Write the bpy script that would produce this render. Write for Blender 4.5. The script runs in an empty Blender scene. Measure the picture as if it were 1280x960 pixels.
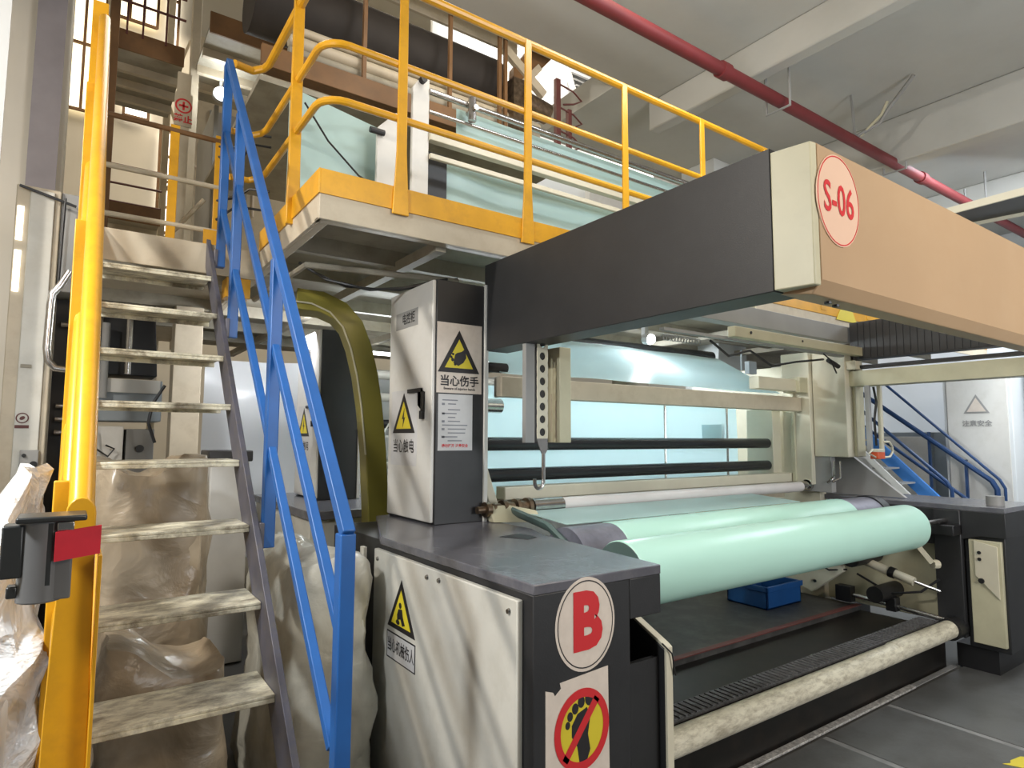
import bpy, math, random
from mathutils import Vector, Matrix, noise
S = bpy.context.scene
COL = S.collection
random.seed(4)

# ------------------------------------------------------------------ camera, world, light, exposure
cam = bpy.data.cameras.new('camera'); cam.lens = 21.99; cam.sensor_width = 36; cam.clip_start = .02
cam_o = bpy.data.objects.new('camera', cam); COL.objects.link(cam_o)
Rm = ((0.81878258, -0.05263602, -0.5716857), (-0.57408853, -0.06782358, -0.81597936), (0.00417614, 0.99630789, -0.0857505))
# columns: camera right, up, back
M = Matrix.Identity(4)
for i in range(3):
    for j in range(3): M[i][j] = Rm[i][j]
cam_o.matrix_world = Matrix.Translation((0, 0, 1.6)) @ M
S.camera = cam_o
S.view_settings.view_transform = 'Standard'; S.view_settings.look = 'None'
S.view_settings.gamma = 1; S.view_settings.use_curve_mapping = False
S.view_settings.exposure = 0.05
W = bpy.data.worlds.new('world'); S.world = W; W.use_nodes = True
W.node_tree.nodes['Background'].inputs[0].default_value = (.80, .82, .80, 1)
W.node_tree.nodes['Background'].inputs[1].default_value = .13

def area(name, loc, target, sx, sy, watts, col):
    l = bpy.data.lights.new(name, 'AREA'); l.shape = 'RECTANGLE'; l.size = sx; l.size_y = sy; l.energy = watts; l.color = col
    o = bpy.data.objects.new(name, l); COL.objects.link(o); o.location = loc
    o.rotation_euler = (Vector(target) - Vector(loc)).to_track_quat('-Z', 'Y').to_euler(); return o
def point(name, loc, watts, col, r=.05):
    l = bpy.data.lights.new(name, 'POINT'); l.energy = watts; l.color = col; l.shadow_soft_size = r
    o = bpy.data.objects.new(name, l); COL.objects.link(o); o.location = loc; return o
area('hall_lamp_light', (2.6, -2.6, 4.0), (3.2, 1.8, 1.5), 1.4, .5, 70, (1, .80, .58))
area('hall_lamp_light', (-2.3, 2.6, 4.1), (.9, 2.3, .6), .22, .22, 120, (1, .93, .84))
area('hall_lamp_light', (3.2, 2.2, 4.6), (3.2, 2.3, 0), 1.6, .3, 34, (.90, .95, 1))  # added overhead fill above the film rolls
area('hall_lamp_light', (8.2, 1.5, 4.3), (9.2, 3.2, .6), 2.5, 2.0, 190, (.86, .93, 1))  # added fill brightening the right background
area('hall_lamp_light', (3.6, 5.4, 2.5), (3.6, 3.3, 1.8), 3.2, .4, 150, (.9, .97, 1))  # added backlight so the film sheets glow from behind
area('hall_lamp_light', (3.0, 9.0, 9.0), (2.5, 7.5, 4), 5, 3, 420, (1, .86, .66))  # unseen light added for the warm daylight in the upper hall
area('hall_lamp_light', (2.4, 2.9, 4.9), (3.2, 4.0, 3.0), 2.0, .3, 22, (1, .92, .8))  # added fill for the film on the upper deck
area('hall_lamp_light', (1.5, 5.0, 2.5), (1.35, 6.2, 1.4), .6, .3, 20, (.95, .96, 1))  # added fill whitening the film hung behind the stair
area('hall_lamp_light', (3.5, -3.0, 2.2), (5.0, 1.5, 4.9), 2, 2, 190, (.93, .96, 1))  # added uplight that brightens the ceiling
area('hall_lamp_light', (4.6, 5.5, 7.4), (5.2, 6.8, 6.4), 1.2, .6, 90, (1, .93, .84))  # added light on the white upper storey panel
point('work_lamp_light', (3.79, 3.42, 2.36), 14, (.88, .96, 1), .03)
point('deck_lamp_light', (.942, 5.85, 4.66), 5, (.92, .97, 1), .04)

# ------------------------------------------------------------------ materials
def mat(name, c, rough=.5, metal=0., var=.12, scale=6., dirt=0., dirtcol=(.10, .08, .05), bump=0., bscale=60., coat=0., stretch=(1, 1, 1), alpha=1., trans=0.):
    m = bpy.data.materials.new(name); m.use_nodes = True; nt = m.node_tree; N = nt.nodes; L = nt.links
    b = N['Principled BSDF']; b.inputs['Roughness'].default_value = rough; b.inputs['Metallic'].default_value = metal
    if coat: b.inputs['Coat Weight'].default_value = coat
    tc = N.new('ShaderNodeTexCoord'); mp = N.new('ShaderNodeMapping'); mp.inputs['Scale'].default_value = stretch
    L.new(tc.outputs['Object'], mp.inputs[0])
    n1 = N.new('ShaderNodeTexNoise'); n1.inputs['Scale'].default_value = scale; n1.inputs['Detail'].default_value = 6; L.new(mp.outputs[0], n1.inputs[0])
    r = N.new('ShaderNodeValToRGB'); L.new(n1.outputs[0], r.inputs[0])
    r.color_ramp.elements[0].position = .3; r.color_ramp.elements[1].position = .7
    r.color_ramp.elements[0].color = tuple(x * (1 - var) for x in c) + (1,)
    r.color_ramp.elements[1].color = tuple(min(1, x * (1 + var * .6)) for x in c) + (1,)
    out = r.outputs[0]
    if dirt:
        n2 = N.new('ShaderNodeTexNoise'); n2.inputs['Scale'].default_value = scale * 2.3; n2.inputs['Detail'].default_value = 9; n2.inputs['Roughness'].default_value = .7
        L.new(mp.outputs[0], n2.inputs[0])
        r2 = N.new('ShaderNodeValToRGB'); L.new(n2.outputs[0], r2.inputs[0])
        r2.color_ramp.elements[0].position = .5 - .1 * dirt; r2.color_ramp.elements[1].position = .62 + .12 * (1 - dirt)
        r2.color_ramp.elements[0].color = (0, 0, 0, 1); r2.color_ramp.elements[1].color = (dirt,) * 3 + (1,)
        mx = N.new('ShaderNodeMixRGB'); L.new(r2.outputs[0], mx.inputs[0]); L.new(out, mx.inputs[1]); mx.inputs[2].default_value = tuple(dirtcol) + (1,)
        out = mx.outputs[0]
    L.new(out, b.inputs['Base Color'])
    if bump:
        n3 = N.new('ShaderNodeTexNoise'); n3.inputs['Scale'].default_value = bscale; n3.inputs['Detail'].default_value = 4; L.new(mp.outputs[0], n3.inputs[0])
        bp = N.new('ShaderNodeBump'); bp.inputs['Strength'].default_value = bump; bp.inputs['Distance'].default_value = .02
        L.new(n3.outputs[0], bp.inputs['Height']); L.new(bp.outputs[0], b.inputs['Normal'])
    if trans: b.inputs['Transmission Weight'].default_value = trans
    if alpha < 1:
        b.inputs['Alpha'].default_value = alpha
    return m
def film_mat(name, c, rough, tl, alpha=1.):
    m = bpy.data.materials.new(name); m.use_nodes = True; nt = m.node_tree; N = nt.nodes; L = nt.links
    b = N['Principled BSDF']; b.inputs['Base Color'].default_value = c + (1,); b.inputs['Roughness'].default_value = rough
    b.inputs['Alpha'].default_value = alpha
    t = N.new('ShaderNodeBsdfTranslucent'); t.inputs[0].default_value = c + (1,)
    n = N.new('ShaderNodeTexNoise'); n.inputs['Scale'].default_value = 1.6; tc = N.new('ShaderNodeTexCoord'); L.new(tc.outputs['Object'], n.inputs[0])
    bp = N.new('ShaderNodeBump'); bp.inputs['Strength'].default_value = .25; bp.inputs['Distance'].default_value = .1; L.new(n.outputs[0], bp.inputs['Height']); L.new(bp.outputs[0], b.inputs['Normal'])
    mx = N.new('ShaderNodeMixShader'); mx.inputs[0].default_value = tl
    L.new(b.outputs[0], mx.inputs[1]); L.new(t.outputs[0], mx.inputs[2]); L.new(mx.outputs[0], N['Material Output'].inputs[0])
    return m
def emit(name, c, s):
    m = bpy.data.materials.new(name); m.use_nodes = True; b = m.node_tree.nodes['Principled BSDF']
    b.inputs['Base Color'].default_value = c + (1,); b.inputs['Emission Color'].default_value = c + (1,); b.inputs['Emission Strength'].default_value = s
    return m
K = dict(
    yellow=mat('yellow_paint', (.72, .36, .015), .32, 0, .12, 5, .25, (.30, .15, .03)),
    blue=mat('blue_paint', (.016, .105, .35), .38, 0, .12, 6, .2, (.02, .06, .2)),
    navy=mat('navy_paint', (.02, .055, .15), .35),
    blue2=mat('bright_blue_paint', (.05, .22, .60), .5),
    stringer=mat('stringer_paint', (.10, .10, .13), .45, .2, .2, 8, .4, (.16, .14, .10)),
    tread=mat('worn_tread_steel', (.86, .81, .63), .33, .1, .3, 4, .85, (.15, .12, .075), .12, 60, stretch=(1, 2, 1)),
    cream=mat('cream_paint', (.62, .58, .45), .42, 0, .06, 2, .2, (.42, .37, .26)),
    beige=mat('beige_paint', (.55, .48, .36), .5, 0, .1, 3, .35, (.33, .26, .17)),
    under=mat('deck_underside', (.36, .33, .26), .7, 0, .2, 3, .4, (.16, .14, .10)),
    dark=mat('charcoal_paint', (.020, .0205, .022), .46, 0, .15, 5, .12, (.05, .049, .047), .05, 200),
    curt=mat('white_foam', (.75, .77, .76), .6, 0, .05, 3),
    gloss=mat('glossy_white_roller', (.74, .70, .68), .18, 0, .05, 5, .15, (.6, .48, .46)),
    rear=mat('oily_grey_sheet', (.04, .039, .037), .5, 0, .35, 2.5, .5, (.13, .13, .12)),
    top=mat('charcoal_worktop', (.12, .12, .14), .22, 0, .2, 4, .5, (.20, .20, .21), .04, 90),  # base colour lightened to carry the bluish reflection on the top
    peach=mat('peach_cream_paint', (.45, .30, .17), .5, 0, .06, 1.5, .12, (.55, .42, .27)),
    white=mat('white_paint', (.66, .65, .61), .35, 0, .06, 3, .25, (.46, .44, .38)),
    whited=mat('white_dirty_panel', (.62, .61, .55), .4, 0, .10, 3, .35, (.42, .40, .33)),
    black=mat('black_rubber', (.012, .012, .013), .45, 0, .2, 10),
    blackroll=mat('black_roller', (.022, .024, .027), .25, 0, .1, 10),
    steel=mat('bright_steel', (.62, .60, .58), .22, 1, .15, 9, .3, (.2, .17, .14)),
    bronze=mat('oily_chuck_steel', (.26, .19, .13), .3, .9, .4, 30),
    core=mat('core_end', (.09, .14, .13), .45),
    drum=mat('drum_grey', (.22, .22, .27), .33, .3, .2, 12, .3, (.1, .1, .12)),
    film=film_mat('teal_film_roll', (.50, .80, .69), .27, .06),
    web=film_mat('teal_film_web', (.62, .80, .78), .3, .4),
    webw=film_mat('pale_film_web', (.72, .84, .86), .38, .55),
    brown=mat('brown_paint', (.19, .095, .035), .6, 0, .2, 4, .4, (.10, .06, .03)),
    rust=mat('maroon_paint', (.12, .035, .03), .55),
    red=mat('fire_pipe_red', (.17, .022, .024), .55, 0, .15, 4),
    con=mat('ceiling_plaster', (.50, .50, .47), .9, 0, .08, .8, .15, (.30, .30, .27)),
    wall=mat('wall_plaster', (.62, .58, .50), .9, 0, .1, .7),
    wallw=mat('white_wall', (.70, .73, .74), .8, 0, .06, .6),
    floor=mat('floor_sheet', (.12, .123, .12), .42, .1, .2, 1.4, .5, (.05, .045, .04), .06, 120),
    joint=mat('floor_tape_grey', (.24, .24, .235), .6, 0, .25, 8),
    fbase=mat('floor_concrete', (.12, .12, .115), .7, 0, .2, 1),
    pit=mat('oily_black_sheet', (.009, .008, .007), .4, .1, .4, 3, .3, (.05, .035, .025)),
    rib=mat('rubber_tread', (.10, .10, .105), .5, 0, .4, 30, .3, (.2, .2, .2), .5, 60),
    worn=mat('worn_cream_roller', (.74, .70, .56), .35, 0, .12, 6, .62, (.20, .16, .10), .15, 60, stretch=(1, 3, 3)),
    alu=mat('worn_metal_edge', (.75, .73, .70), .35, .4, .5, 45, .4, (.10, .09, .08), .4, 120),
    crate=mat('blue_plastic', (.008, .07, .23), .45),
    olive=mat('olive_duct', (.23, .20, .035), .38, 0, .1, 3),
    grey=mat('grey_paint', (.30, .30, .29), .5, 0, .1, 3),
    greyb=mat('grey_blue_paint', (.28, .32, .35), .5, 0, .12, 3),
    gcream=mat('olive_cream_paint', (.52, .49, .34), .42, 0, .1, 3, .2, (.3, .27, .17)),
    sred=mat('sign_red', (.60, .02, .025), .5, 0, .03), swhite=mat('sign_white', (.70, .62, .54), .5, 0, .06, 20, .2, (.5, .4, .32)),
    sgrey=mat('sign_grey_white', (.60, .60, .60), .5, 0, .04, 20), spink=mat('sign_cream_pink', (.74, .50, .36), .5, 0, .03),
    syellow=mat('sign_yellow', (.68, .56, .03), .5, 0, .04), sblack=mat('sign_black', (.015, .013, .015), .5, 0, .02),
    sline=mat('sign_print_grey', (.22, .23, .26), .6, 0, .02), tape=mat('red_belt', (.62, .012, .03), .55, 0, .08, 30),
    plasb=mat('black_plastic', (.03, .032, .032), .3), plasg=mat('grey_plastic', (.15, .15, .15), .35),
    orange=mat('orange_plastic', (.65, .10, .03), .4),
    box=mat('brown_carton', (.34, .25, .16), .8, 0, .15, 5),
    goods=mat('packed_goods', (.46, .38, .27), .75, 0, .3, 3, .3, (.25, .19, .12)),
    goodsw=mat('white_packed_goods', (.62, .62, .60), .7, 0, .15, 3),
    window=emit('daylight_window', (1, .88, .62), 1.9), windoww=emit('white_daylight_window', (1, .95, .85), 2.6),
    lamp=emit('lamp_lens', (.92, .97, 1), 30), tube=emit('tube_lens', (.95, .98, 1), 5),
)
def wrap_mat(name, c, a, rough=.22, bs=.8, vs=9):
    m = bpy.data.materials.new(name); m.use_nodes = True; nt = m.node_tree; N = nt.nodes; L = nt.links
    b = N['Principled BSDF']; b.inputs['Base Color'].default_value = c + (1,); b.inputs['Roughness'].default_value = rough
    b.inputs['Specular IOR Level'].default_value = .8
    tc = N.new('ShaderNodeTexCoord')
    v = N.new('ShaderNodeTexVoronoi'); v.inputs['Scale'].default_value = vs; v.feature = 'F1'
    n = N.new('ShaderNodeTexNoise'); n.inputs['Scale'].default_value = 5; n.inputs['Detail'].default_value = 5; n.inputs['Distortion'].default_value = .6
    L.new(tc.outputs['Object'], n.inputs[0]); mp = N.new('ShaderNodeMixRGB'); mp.inputs[0].default_value = .25
    L.new(tc.outputs['Object'], mp.inputs[1]); L.new(n.outputs['Color'], mp.inputs[2]); L.new(mp.outputs[0], v.inputs[0])
    ad = N.new('ShaderNodeMath'); ad.operation = 'ADD'; L.new(v.outputs['Distance'], ad.inputs[0]); L.new(n.outputs[0], ad.inputs[1])
    bp = N.new('ShaderNodeBump'); bp.inputs['Strength'].default_value = bs; bp.inputs['Distance'].default_value = .05
    L.new(ad.outputs[0], bp.inputs['Height']); L.new(bp.outputs[0], b.inputs['Normal'])
    r = N.new('ShaderNodeMapRange'); L.new(n.outputs[0], r.inputs[0]); r.inputs[1].default_value = .35; r.inputs[2].default_value = .65
    r.inputs[3].default_value = max(0, a - .2); r.inputs[4].default_value = min(1, a + .2); L.new(r.outputs[0], b.inputs['Alpha'])
    return m
K['wrap'] = wrap_mat('clear_plastic_wrap', (.84, .86, .86), 1.2, .16, 1., 7)
K['wrapb'] = wrap_mat('tan_plastic_wrap', (.42, .34, .24), .8, .3, .35, 4)
K['wrapl'] = wrap_mat('milky_plastic_wrap', (.62, .61, .53), .85, .3, .3, 4)
K['curtain'] = film_mat('white_film_curtain', (.82, .85, .88), .25, .3)

# ------------------------------------------------------------------ mesh helpers
class MB:
    def __init__(s): s.v = []; s.f = []
    def add(s, v, f):
        k = len(s.v); s.v += [tuple(a) for a in v]; s.f += [tuple(i + k for i in q) for q in f]; return s
    def box(s, x0, x1, y0, y1, z0, z1):
        v = [(x, y, z) for z in (z0, z1) for y in (y0, y1) for x in (x0, x1)]
        return s.add(v, [(0, 2, 3, 1), (4, 5, 7, 6), (0, 1, 5, 4), (2, 6, 7, 3), (0, 4, 6, 2), (1, 3, 7, 5)])
    def bar(s, p, q, w, h, up=(0, 0, 1)):
        p, q = Vector(p), Vector(q); d = (q - p).normalized(); a = d.cross(Vector(up))
        if a.length < 1e-4: a = d.cross(Vector((1, 0, 0)))
        a.normalize(); b = a.cross(d).normalized(); v = []
        for c in (p, q):
            for i, j in ((-1, -1), (1, -1), (1, 1), (-1, 1)): v.append(c + a * i * w / 2 + b * j * h / 2)
        return s.add(v, [(3, 2, 1, 0), (4, 5, 6, 7), (0, 1, 5, 4), (1, 2, 6, 5), (2, 3, 7, 6), (3, 0, 4, 7)])
    def cyl(s, p, q, r, n=16, r2=None):
        p, q = Vector(p), Vector(q); d = (q - p).normalized(); a = d.orthogonal().normalized(); b = d.cross(a); r2 = r if r2 is None else r2; v = []
        for c, rr in ((p, r), (q, r2)):
            for i in range(n):
                t = 2 * math.pi * i / n; v.append(c + (a * math.cos(t) + b * math.sin(t)) * rr)
        f = [(i, (i + 1) % n, n + (i + 1) % n, n + i) for i in range(n)] + [tuple(range(n - 1, -1, -1)), tuple(range(n, 2 * n))]
        return s.add(v, f)
    def tube(s, pts, r, n=8, flat=None, closed=False, up=None):
        pts = [Vector(p) for p in pts]; k = len(pts); v = []; f = []; nb = None
        for i, p in enumerate(pts):
            if closed: d = (pts[(i + 1) % k] - pts[i - 1]).normalized()
            else: d = ((pts[min(i + 1, k - 1)] - p).normalized() + (p - pts[max(i - 1, 0)]).normalized()).normalized()
            if nb is None: nb = Vector(up).cross(d).normalized() if up else d.orthogonal().normalized()
            nb = (nb - d * nb.dot(d)).normalized(); c = d.cross(nb)
            ra, rb = (r, r) if flat is None else flat
            for j in range(n):
                t = 2 * math.pi * (j + (.5 if flat else 0)) / n
                v.append(p + nb * math.cos(t) * ra + c * math.sin(t) * rb)
        for i in range(k if closed else k - 1):
            for j in range(n):
                a, b = i * n + j, i * n + (j + 1) % n; i2 = (i + 1) % k
                f.append((a, b, i2 * n + (j + 1) % n, i2 * n + j))
        if not closed: f += [tuple(range(n - 1, -1, -1)), tuple(range((k - 1) * n, k * n))]
        return s.add(v, f)
    def prism(s, poly, vec):
        n = len(poly); vec = Vector(vec); v = [Vector(p) for p in poly] + [Vector(p) + vec for p in poly]
        return s.add(v, [tuple(range(n - 1, -1, -1)), tuple(range(n, 2 * n))] + [(i, (i + 1) % n, n + (i + 1) % n, n + i) for i in range(n)])
    def sheet(s, a, b, c, d, t=.003, nu=1, nv=1, wav=0.):
        a, b, c, d = map(Vector, (a, b, c, d)); nrm = (b - a).cross(d - a).normalized(); v = []; f = []
        for side in (0, 1):
            for j in range(nv + 1):
                for i in range(nu + 1):
                    u, w = i / nu, j / nv; p = (a * (1 - u) + b * u) * (1 - w) + (d * (1 - u) + c * u) * w
                    p = p + nrm * (t * (side - .5) + wav * noise.noise(p * 1.7)); v.append(p)
        m = (nu + 1) * (nv + 1)
        for j in range(nv):
            for i in range(nu):
                q = j * (nu + 1) + i; f.append((q + nu + 1, q + nu + 2, q + 1, q)); f.append((m + q, m + q + 1, m + q + nu + 2, m + q + nu + 1))
        def rim(x, y): f.append((x, y, m + y, m + x))
        for i in range(nu): rim(i, i + 1); o = nv * (nu + 1); rim(o + i + 1, o + i)
        for j in range(nv): rim((j + 1) * (nu + 1), j * (nu + 1)); rim(j * (nu + 1) + nu, (j + 1) * (nu + 1) + nu)
        return s.add(v, f)

def root_loc(p):
    while p.parent: p = p.parent
    return Vector(p.get('_loc', (0, 0, 0)))
def part(name, mb, m, parent=None, bevel=0., flat=False, label=None):
    me = bpy.data.meshes.new(name)
    if parent is None:
        xs, ys, zs = zip(*mb.v); o3 = Vector(((min(xs) + max(xs)) / 2, (min(ys) + max(ys)) / 2, min(zs)))
    else: o3 = root_loc(parent)
    me.from_pydata([(a[0] - o3[0], a[1] - o3[1], a[2] - o3[2]) for a in mb.v], [], mb.f); me.update(); me.validate()
    me.materials.append(K[m] if isinstance(m, str) else m)
    if not flat:
        me.polygons.foreach_set('use_smooth', [True] * len(me.polygons)); me.set_sharp_from_angle(angle=.6)
    o = bpy.data.objects.new(name, me); COL.objects.link(o)
    if parent is None: o.location = o3; o['_loc'] = tuple(o3)
    else: o.parent = parent
    if bevel:
        b = o.modifiers.new('bevel', 'BEVEL'); b.width = bevel; b.segments = 2; b.limit_method = 'ANGLE'; b.angle_limit = .7; b.harden_normals = False
    if label: o['label'] = label
    return o
def tag(o, label, cat, group=None, kind=None):
    o['label'] = label; o['category'] = cat
    if group: o['group'] = group
    if kind: o['kind'] = kind
    return o
def thing(name, loc, label, cat, group=None):
    o = bpy.data.objects.new(name, None); COL.objects.link(o); o.empty_display_size = .1; o.location = loc; o['_loc'] = tuple(loc)
    return tag(o, label, cat, group)
def struct(name, mb, m, **k):
    o = part(name, mb, m, **k); o['kind'] = 'structure'; return o
def dup(r, off, label=None, only=None):
    c = r.copy(); COL.objects.link(c); c.location = Vector(r.location) + Vector(off); c['_loc'] = tuple(c.location)
    if label: c['label'] = label
    for ch in list(r.children):
        if only and ch.name.split('.')[0] not in only: continue
        d = ch.copy(); COL.objects.link(d); d.parent = c
        for g in list(ch.children):
            e = g.copy(); COL.objects.link(e); e.parent = d
    return c

class Plane:      # a face of a real panel: origin, right, up; pieces sit on it with their own thickness
    def __init__(s, o, u, v): s.o, s.u, s.v = Vector(o), Vector(u), Vector(v); s.n = s.u.cross(s.v)
    def pt(s, a, b, h=0): return s.o + s.u * a + s.v * b + s.n * h
    def poly(s, mb, pts, h0, h1): return mb.prism([s.pt(a, b, h0) for a, b in pts], s.n * (h1 - h0))
    def ring(s, mb, c, r0, r1, h0, h1, n=40, sx=1.):
        v = []; f = []
        for h in (h0, h1):
            for r in (r0, r1):
                for i in range(n):
                    t = 2 * math.pi * i / n; v.append(s.pt(c[0] + math.cos(t) * r * sx, c[1] + math.sin(t) * r, h))
        for i in range(n):
            j = (i + 1) % n
            f += [(2 * n + i, 3 * n + i, 3 * n + j, 2 * n + j), (n + i, n + j, 3 * n + j, 3 * n + i), (i, 2 * n + i, 2 * n + j, j), (i, j, n + j, n + i)]
        return mb.add(v, f)
    def text(s, mb, body, c, size, h0, h1, fat=0., sx=1.):
        cu = bpy.data.curves.new('lettering', 'FONT'); cu.body = body; cu.size = size; cu.align_x = 'CENTER'; cu.align_y = 'CENTER'; cu.offset = fat; cu.resolution_u = 3
        o = bpy.data.objects.new('lettering', cu); COL.objects.link(o)
        bpy.context.view_layer.update(); dg = bpy.context.evaluated_depsgraph_get()
        me = bpy.data.meshes.new_from_object(o.evaluated_get(dg))
        mb.add([s.pt(c[0] + v.co.x * sx, c[1] + v.co.y, h1) for v in me.vertices], [tuple(p.vertices) for p in me.polygons])
        bpy.data.objects.remove(o); bpy.data.meshes.remove(me); bpy.data.curves.remove(cu)
        return mb
def ellipse(c, rx, ry, n=20, rot=0.):
    return [(c[0] + math.cos(t) * rx * math.cos(rot) - math.sin(t) * ry * math.sin(rot), c[1] + math.cos(t) * rx * math.sin(rot) + math.sin(t) * ry * math.cos(rot)) for t in [2 * math.pi * i / n for i in range(n)]]
def rect(a0, a1, b0, b1): return [(a0, b0), (a1, b0), (a1, b1), (a0, b1)]
def inset_tri(c, w, h, k): # triangle with base w, height h shrunk by k about its centroid
    pts = [(-w / 2, 0), (w / 2, 0), (0, h)]; g = (0, h / 3)
    return [(c[0] + g[0] + (x - g[0]) * k, c[1] + g[1] + (y - g[1]) * k) for x, y in pts]
def bolt(mb, P, a, b, r=.008, h=.006):
    return mb.cyl(P.pt(a, b, 0), P.pt(a, b, h), r, 10, r * .7)

# ------------------------------------------------------------------ structure
def slab(x0, x1, y0, y1, z0, z1): return MB().box(x0, x1, y0, y1, z0, z1)
fl = struct('floor', slab(-6, 16, -5, 13, -.12, -.012), 'fbase')
xs = [-1.7, -.96, -.22, .52, 1.26, 2.0, 2.72, 3.43, 4.16, 7.1]
for i in range(len(xs) - 1):
    for y0, y1 in ((-1.2, .3), (.3, 1.925)):
        part('floor_sheet', MB().box(xs[i] + .0, xs[i + 1] - .045, y0, y1 - .008, -.012, 0), 'floor', fl, .002)
        part('joint_strip', MB().box(xs[i + 1] - .045, xs[i + 1], y0, y1 - .008, -.012, -.004), 'joint', fl)
struct('ceiling', slab(-3, 14, -5, 4.2, 5.0, 5.25), 'con')
bm = [MB().box(a, a + w_, -5, 4.2, z_, 5.0) for a, w_, z_ in ((4.62, .14, 4.7), (6.95, .20, 4.5), (9.7, .2, 4.5))]
for k, b in enumerate(bm): struct('trim_%d' % (k + 1), b, 'con', bevel=.015)
struct('ceiling_far', slab(4.13, 14, 4.2, 5.4, 5.0, 5.25), 'con')
wb = struct('wall_back', slab(-6, 16, 11.5, 11.7, 0, 11), 'wall')
struct('wall_right', slab(12.5, 12.7, -5, 11.5, 0, 11), 'wallw')
struct('wall_left', slab(-3.2, -3.0, -1, 11.5, 0, 11), 'wall')
struct('wall_left_pier', slab(-.62, -.16, 5.5, 6.0, 0, 11), 'wall', bevel=.01)
struct('trim_7', slab(6.2, 6.75, 4.6, 5.1, 0, 5.0), 'wallw', bevel=.01)
struct('trim_8', slab(-3, 16, 10.5, 11.5, 10.2, 10.5), 'wall')
def window(n, x0, x1, z0, z1, y, nx, nz, m='window'):
    w = struct('window_%d' % n, MB().box(x0, x1, y, y + .02, z0, z1), m)
    for i in range(nx + 1):
        x = x0 + (x1 - x0) * i / nx; part('frame_bar', MB().box(x - .02, x + .02, y - .04, y, z0, z1), 'brown', w)
    for j in range(nz + 1):
        z = z0 + (z1 - z0) * j / nz; part('frame_bar', MB().box(x0, x1, y - .045, y - .005, z - .02, z + .02), 'brown', w)
    return w
window(1, -.42, .10, 6.6, 9.8, 11.4, 2, 3)
window(2, .22, .80, 8.3, 9.6, 11.4, 3, 2)
window(3, .95, 1.10, 7.95, 9.8, 11.4, 1, 2, 'windoww')
window(4, .40, .74, 6.70, 6.90, 11.4, 1, 1, 'windoww')
window(5, .93, 1.10, 4.9, 6.6, 11.4, 1, 4, 'windoww')
window(6, 7.2, 12.0, 8.3, 10, 11.4, 5, 1, 'windoww')

# ------------------------------------------------------------------ staircase
st = thing('staircase', (.34, 2.9, 0), 'steep open steel staircase with worn cream treads, yellow left rail and blue right rail', 'staircase')
G = .2275
def ty(k): return 2.215 + G * k
for k in range(-2, 8):
    z = .75 + .25 * k; y = ty(k)
    t = part('tread', MB().box(.072, .598, y, y + .255, z - .012, z).box(.072, .598, y, y + .010, z - .028, z - .012).box(.072, .598, y + .243, y + .255, z - .035, z - .012), 'tread', st, .003)
def strp(x0, x1, m, nm, lo=-.16, hi=.06, y0=None):
    sl = .25 / G; ya, yb = ty(-3) - .05, 4.05
    f = lambda y: .75 + (y - ty(0)) * sl
    pts = [(x0, ya, max(0, f(ya) + lo)), (x0, ya + .3, max(0, f(ya + .3) + lo)), (x0, yb, f(yb) + lo), (x0, yb, min(2.78, f(yb) + hi)), (x0, ya, max(.05, f(ya) + hi))]
    return part(nm, MB().prism(pts, (x1 - x0, 0, 0)), m, st, .003)
strp(.598, .622, 'stringer', 'stringer'); strp(.050, .072, 'yellow', 'stringer', -.16, .05)
rs = 1.165
def rz(y): return 1.34 + rs * (y - 1.77)
rb = .66
def sqbar(nm, p, q, w, h, m): return part(nm, MB().bar(p, q, w, h), m, st, .004)
sqbar('handrail', (rb, 1.755, rz(1.755)), (rb, 3.93, rz(3.93)), .038, .038, 'blue')
sqbar('middle_rail', (rb, 1.79, 1.04), (rb, 3.93, 1.04 + 1.11 * 2.14), .031, .031, 'blue')
sqbar('lower_rail', (rb, 1.83, .71), (rb, 3.93, .71 + 1.06 * 2.1), .031, .031, 'blue')
for y in (1.77, 2.635, 3.5, 3.93):
    zb = max(.02, .75 + (y - ty(0)) * 1.1 - .05)
    part('post', MB().box(rb - .024, rb + .022, y - .024, y + .024, zb, rz(y) - .015), 'blue', st, .004)
    if y > 1.8: part('post_bracket', MB().box(.622, rb - .02, y - .03, y + .03, zb, zb + .10), 'stringer', st, .003)
yr = .022
for nm, z0, z1 in (('handrail', 1.36, 3.87), ('middle_rail', 1.04, 3.42), ('lower_rail', .72, 2.95)):
    pts = [(yr, 1.50, z0 - .26), (yr, 1.60, z0 - .17), (yr, 1.77, z0), (yr, 3.93, z1)]
    if nm == 'handrail': pts += [(yr, 4.02, z1 + .05), (yr, 4.10, z1 + .01), (yr, 4.12, z1 - .12)]
    part(nm, MB().tube([(x + dict(handrail=.006, middle_rail=-.012, lower_rail=-.022)[nm], y, z) for x, y, z in pts], .027, 12), 'yellow', st)
for y in (1.9, 2.65, 3.4, 4.12):
    zb = .75 + (y - ty(0)) * 1.1 - .05
    part('post', MB().box(-.030, .046, y - .012, y + .012, zb, 1.36 + 1.162 * (y - 1.77) - .02), 'yellow', st, .003)
pl = [(-.034, 1.44, 0), (.058, 1.44, 0), (.052, 1.44, 1.10), (.046, 1.44, 1.44)] + [(.022 + .024 * math.cos(t), 1.44, 1.455 + .03 * math.sin(t)) for t in [math.pi * i / 8 for i in range(9)]] + [(-.004, 1.44, 1.44), (-.016, 1.44, 1.10)]
part('newel_plate', MB().prism(pl, (0, .012, 0)), 'yellow', st, .002)
part('newel_flange', MB().box(.052, .058, 1.40, 1.56, 0, 1.38), 'yellow', st, .001)

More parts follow.
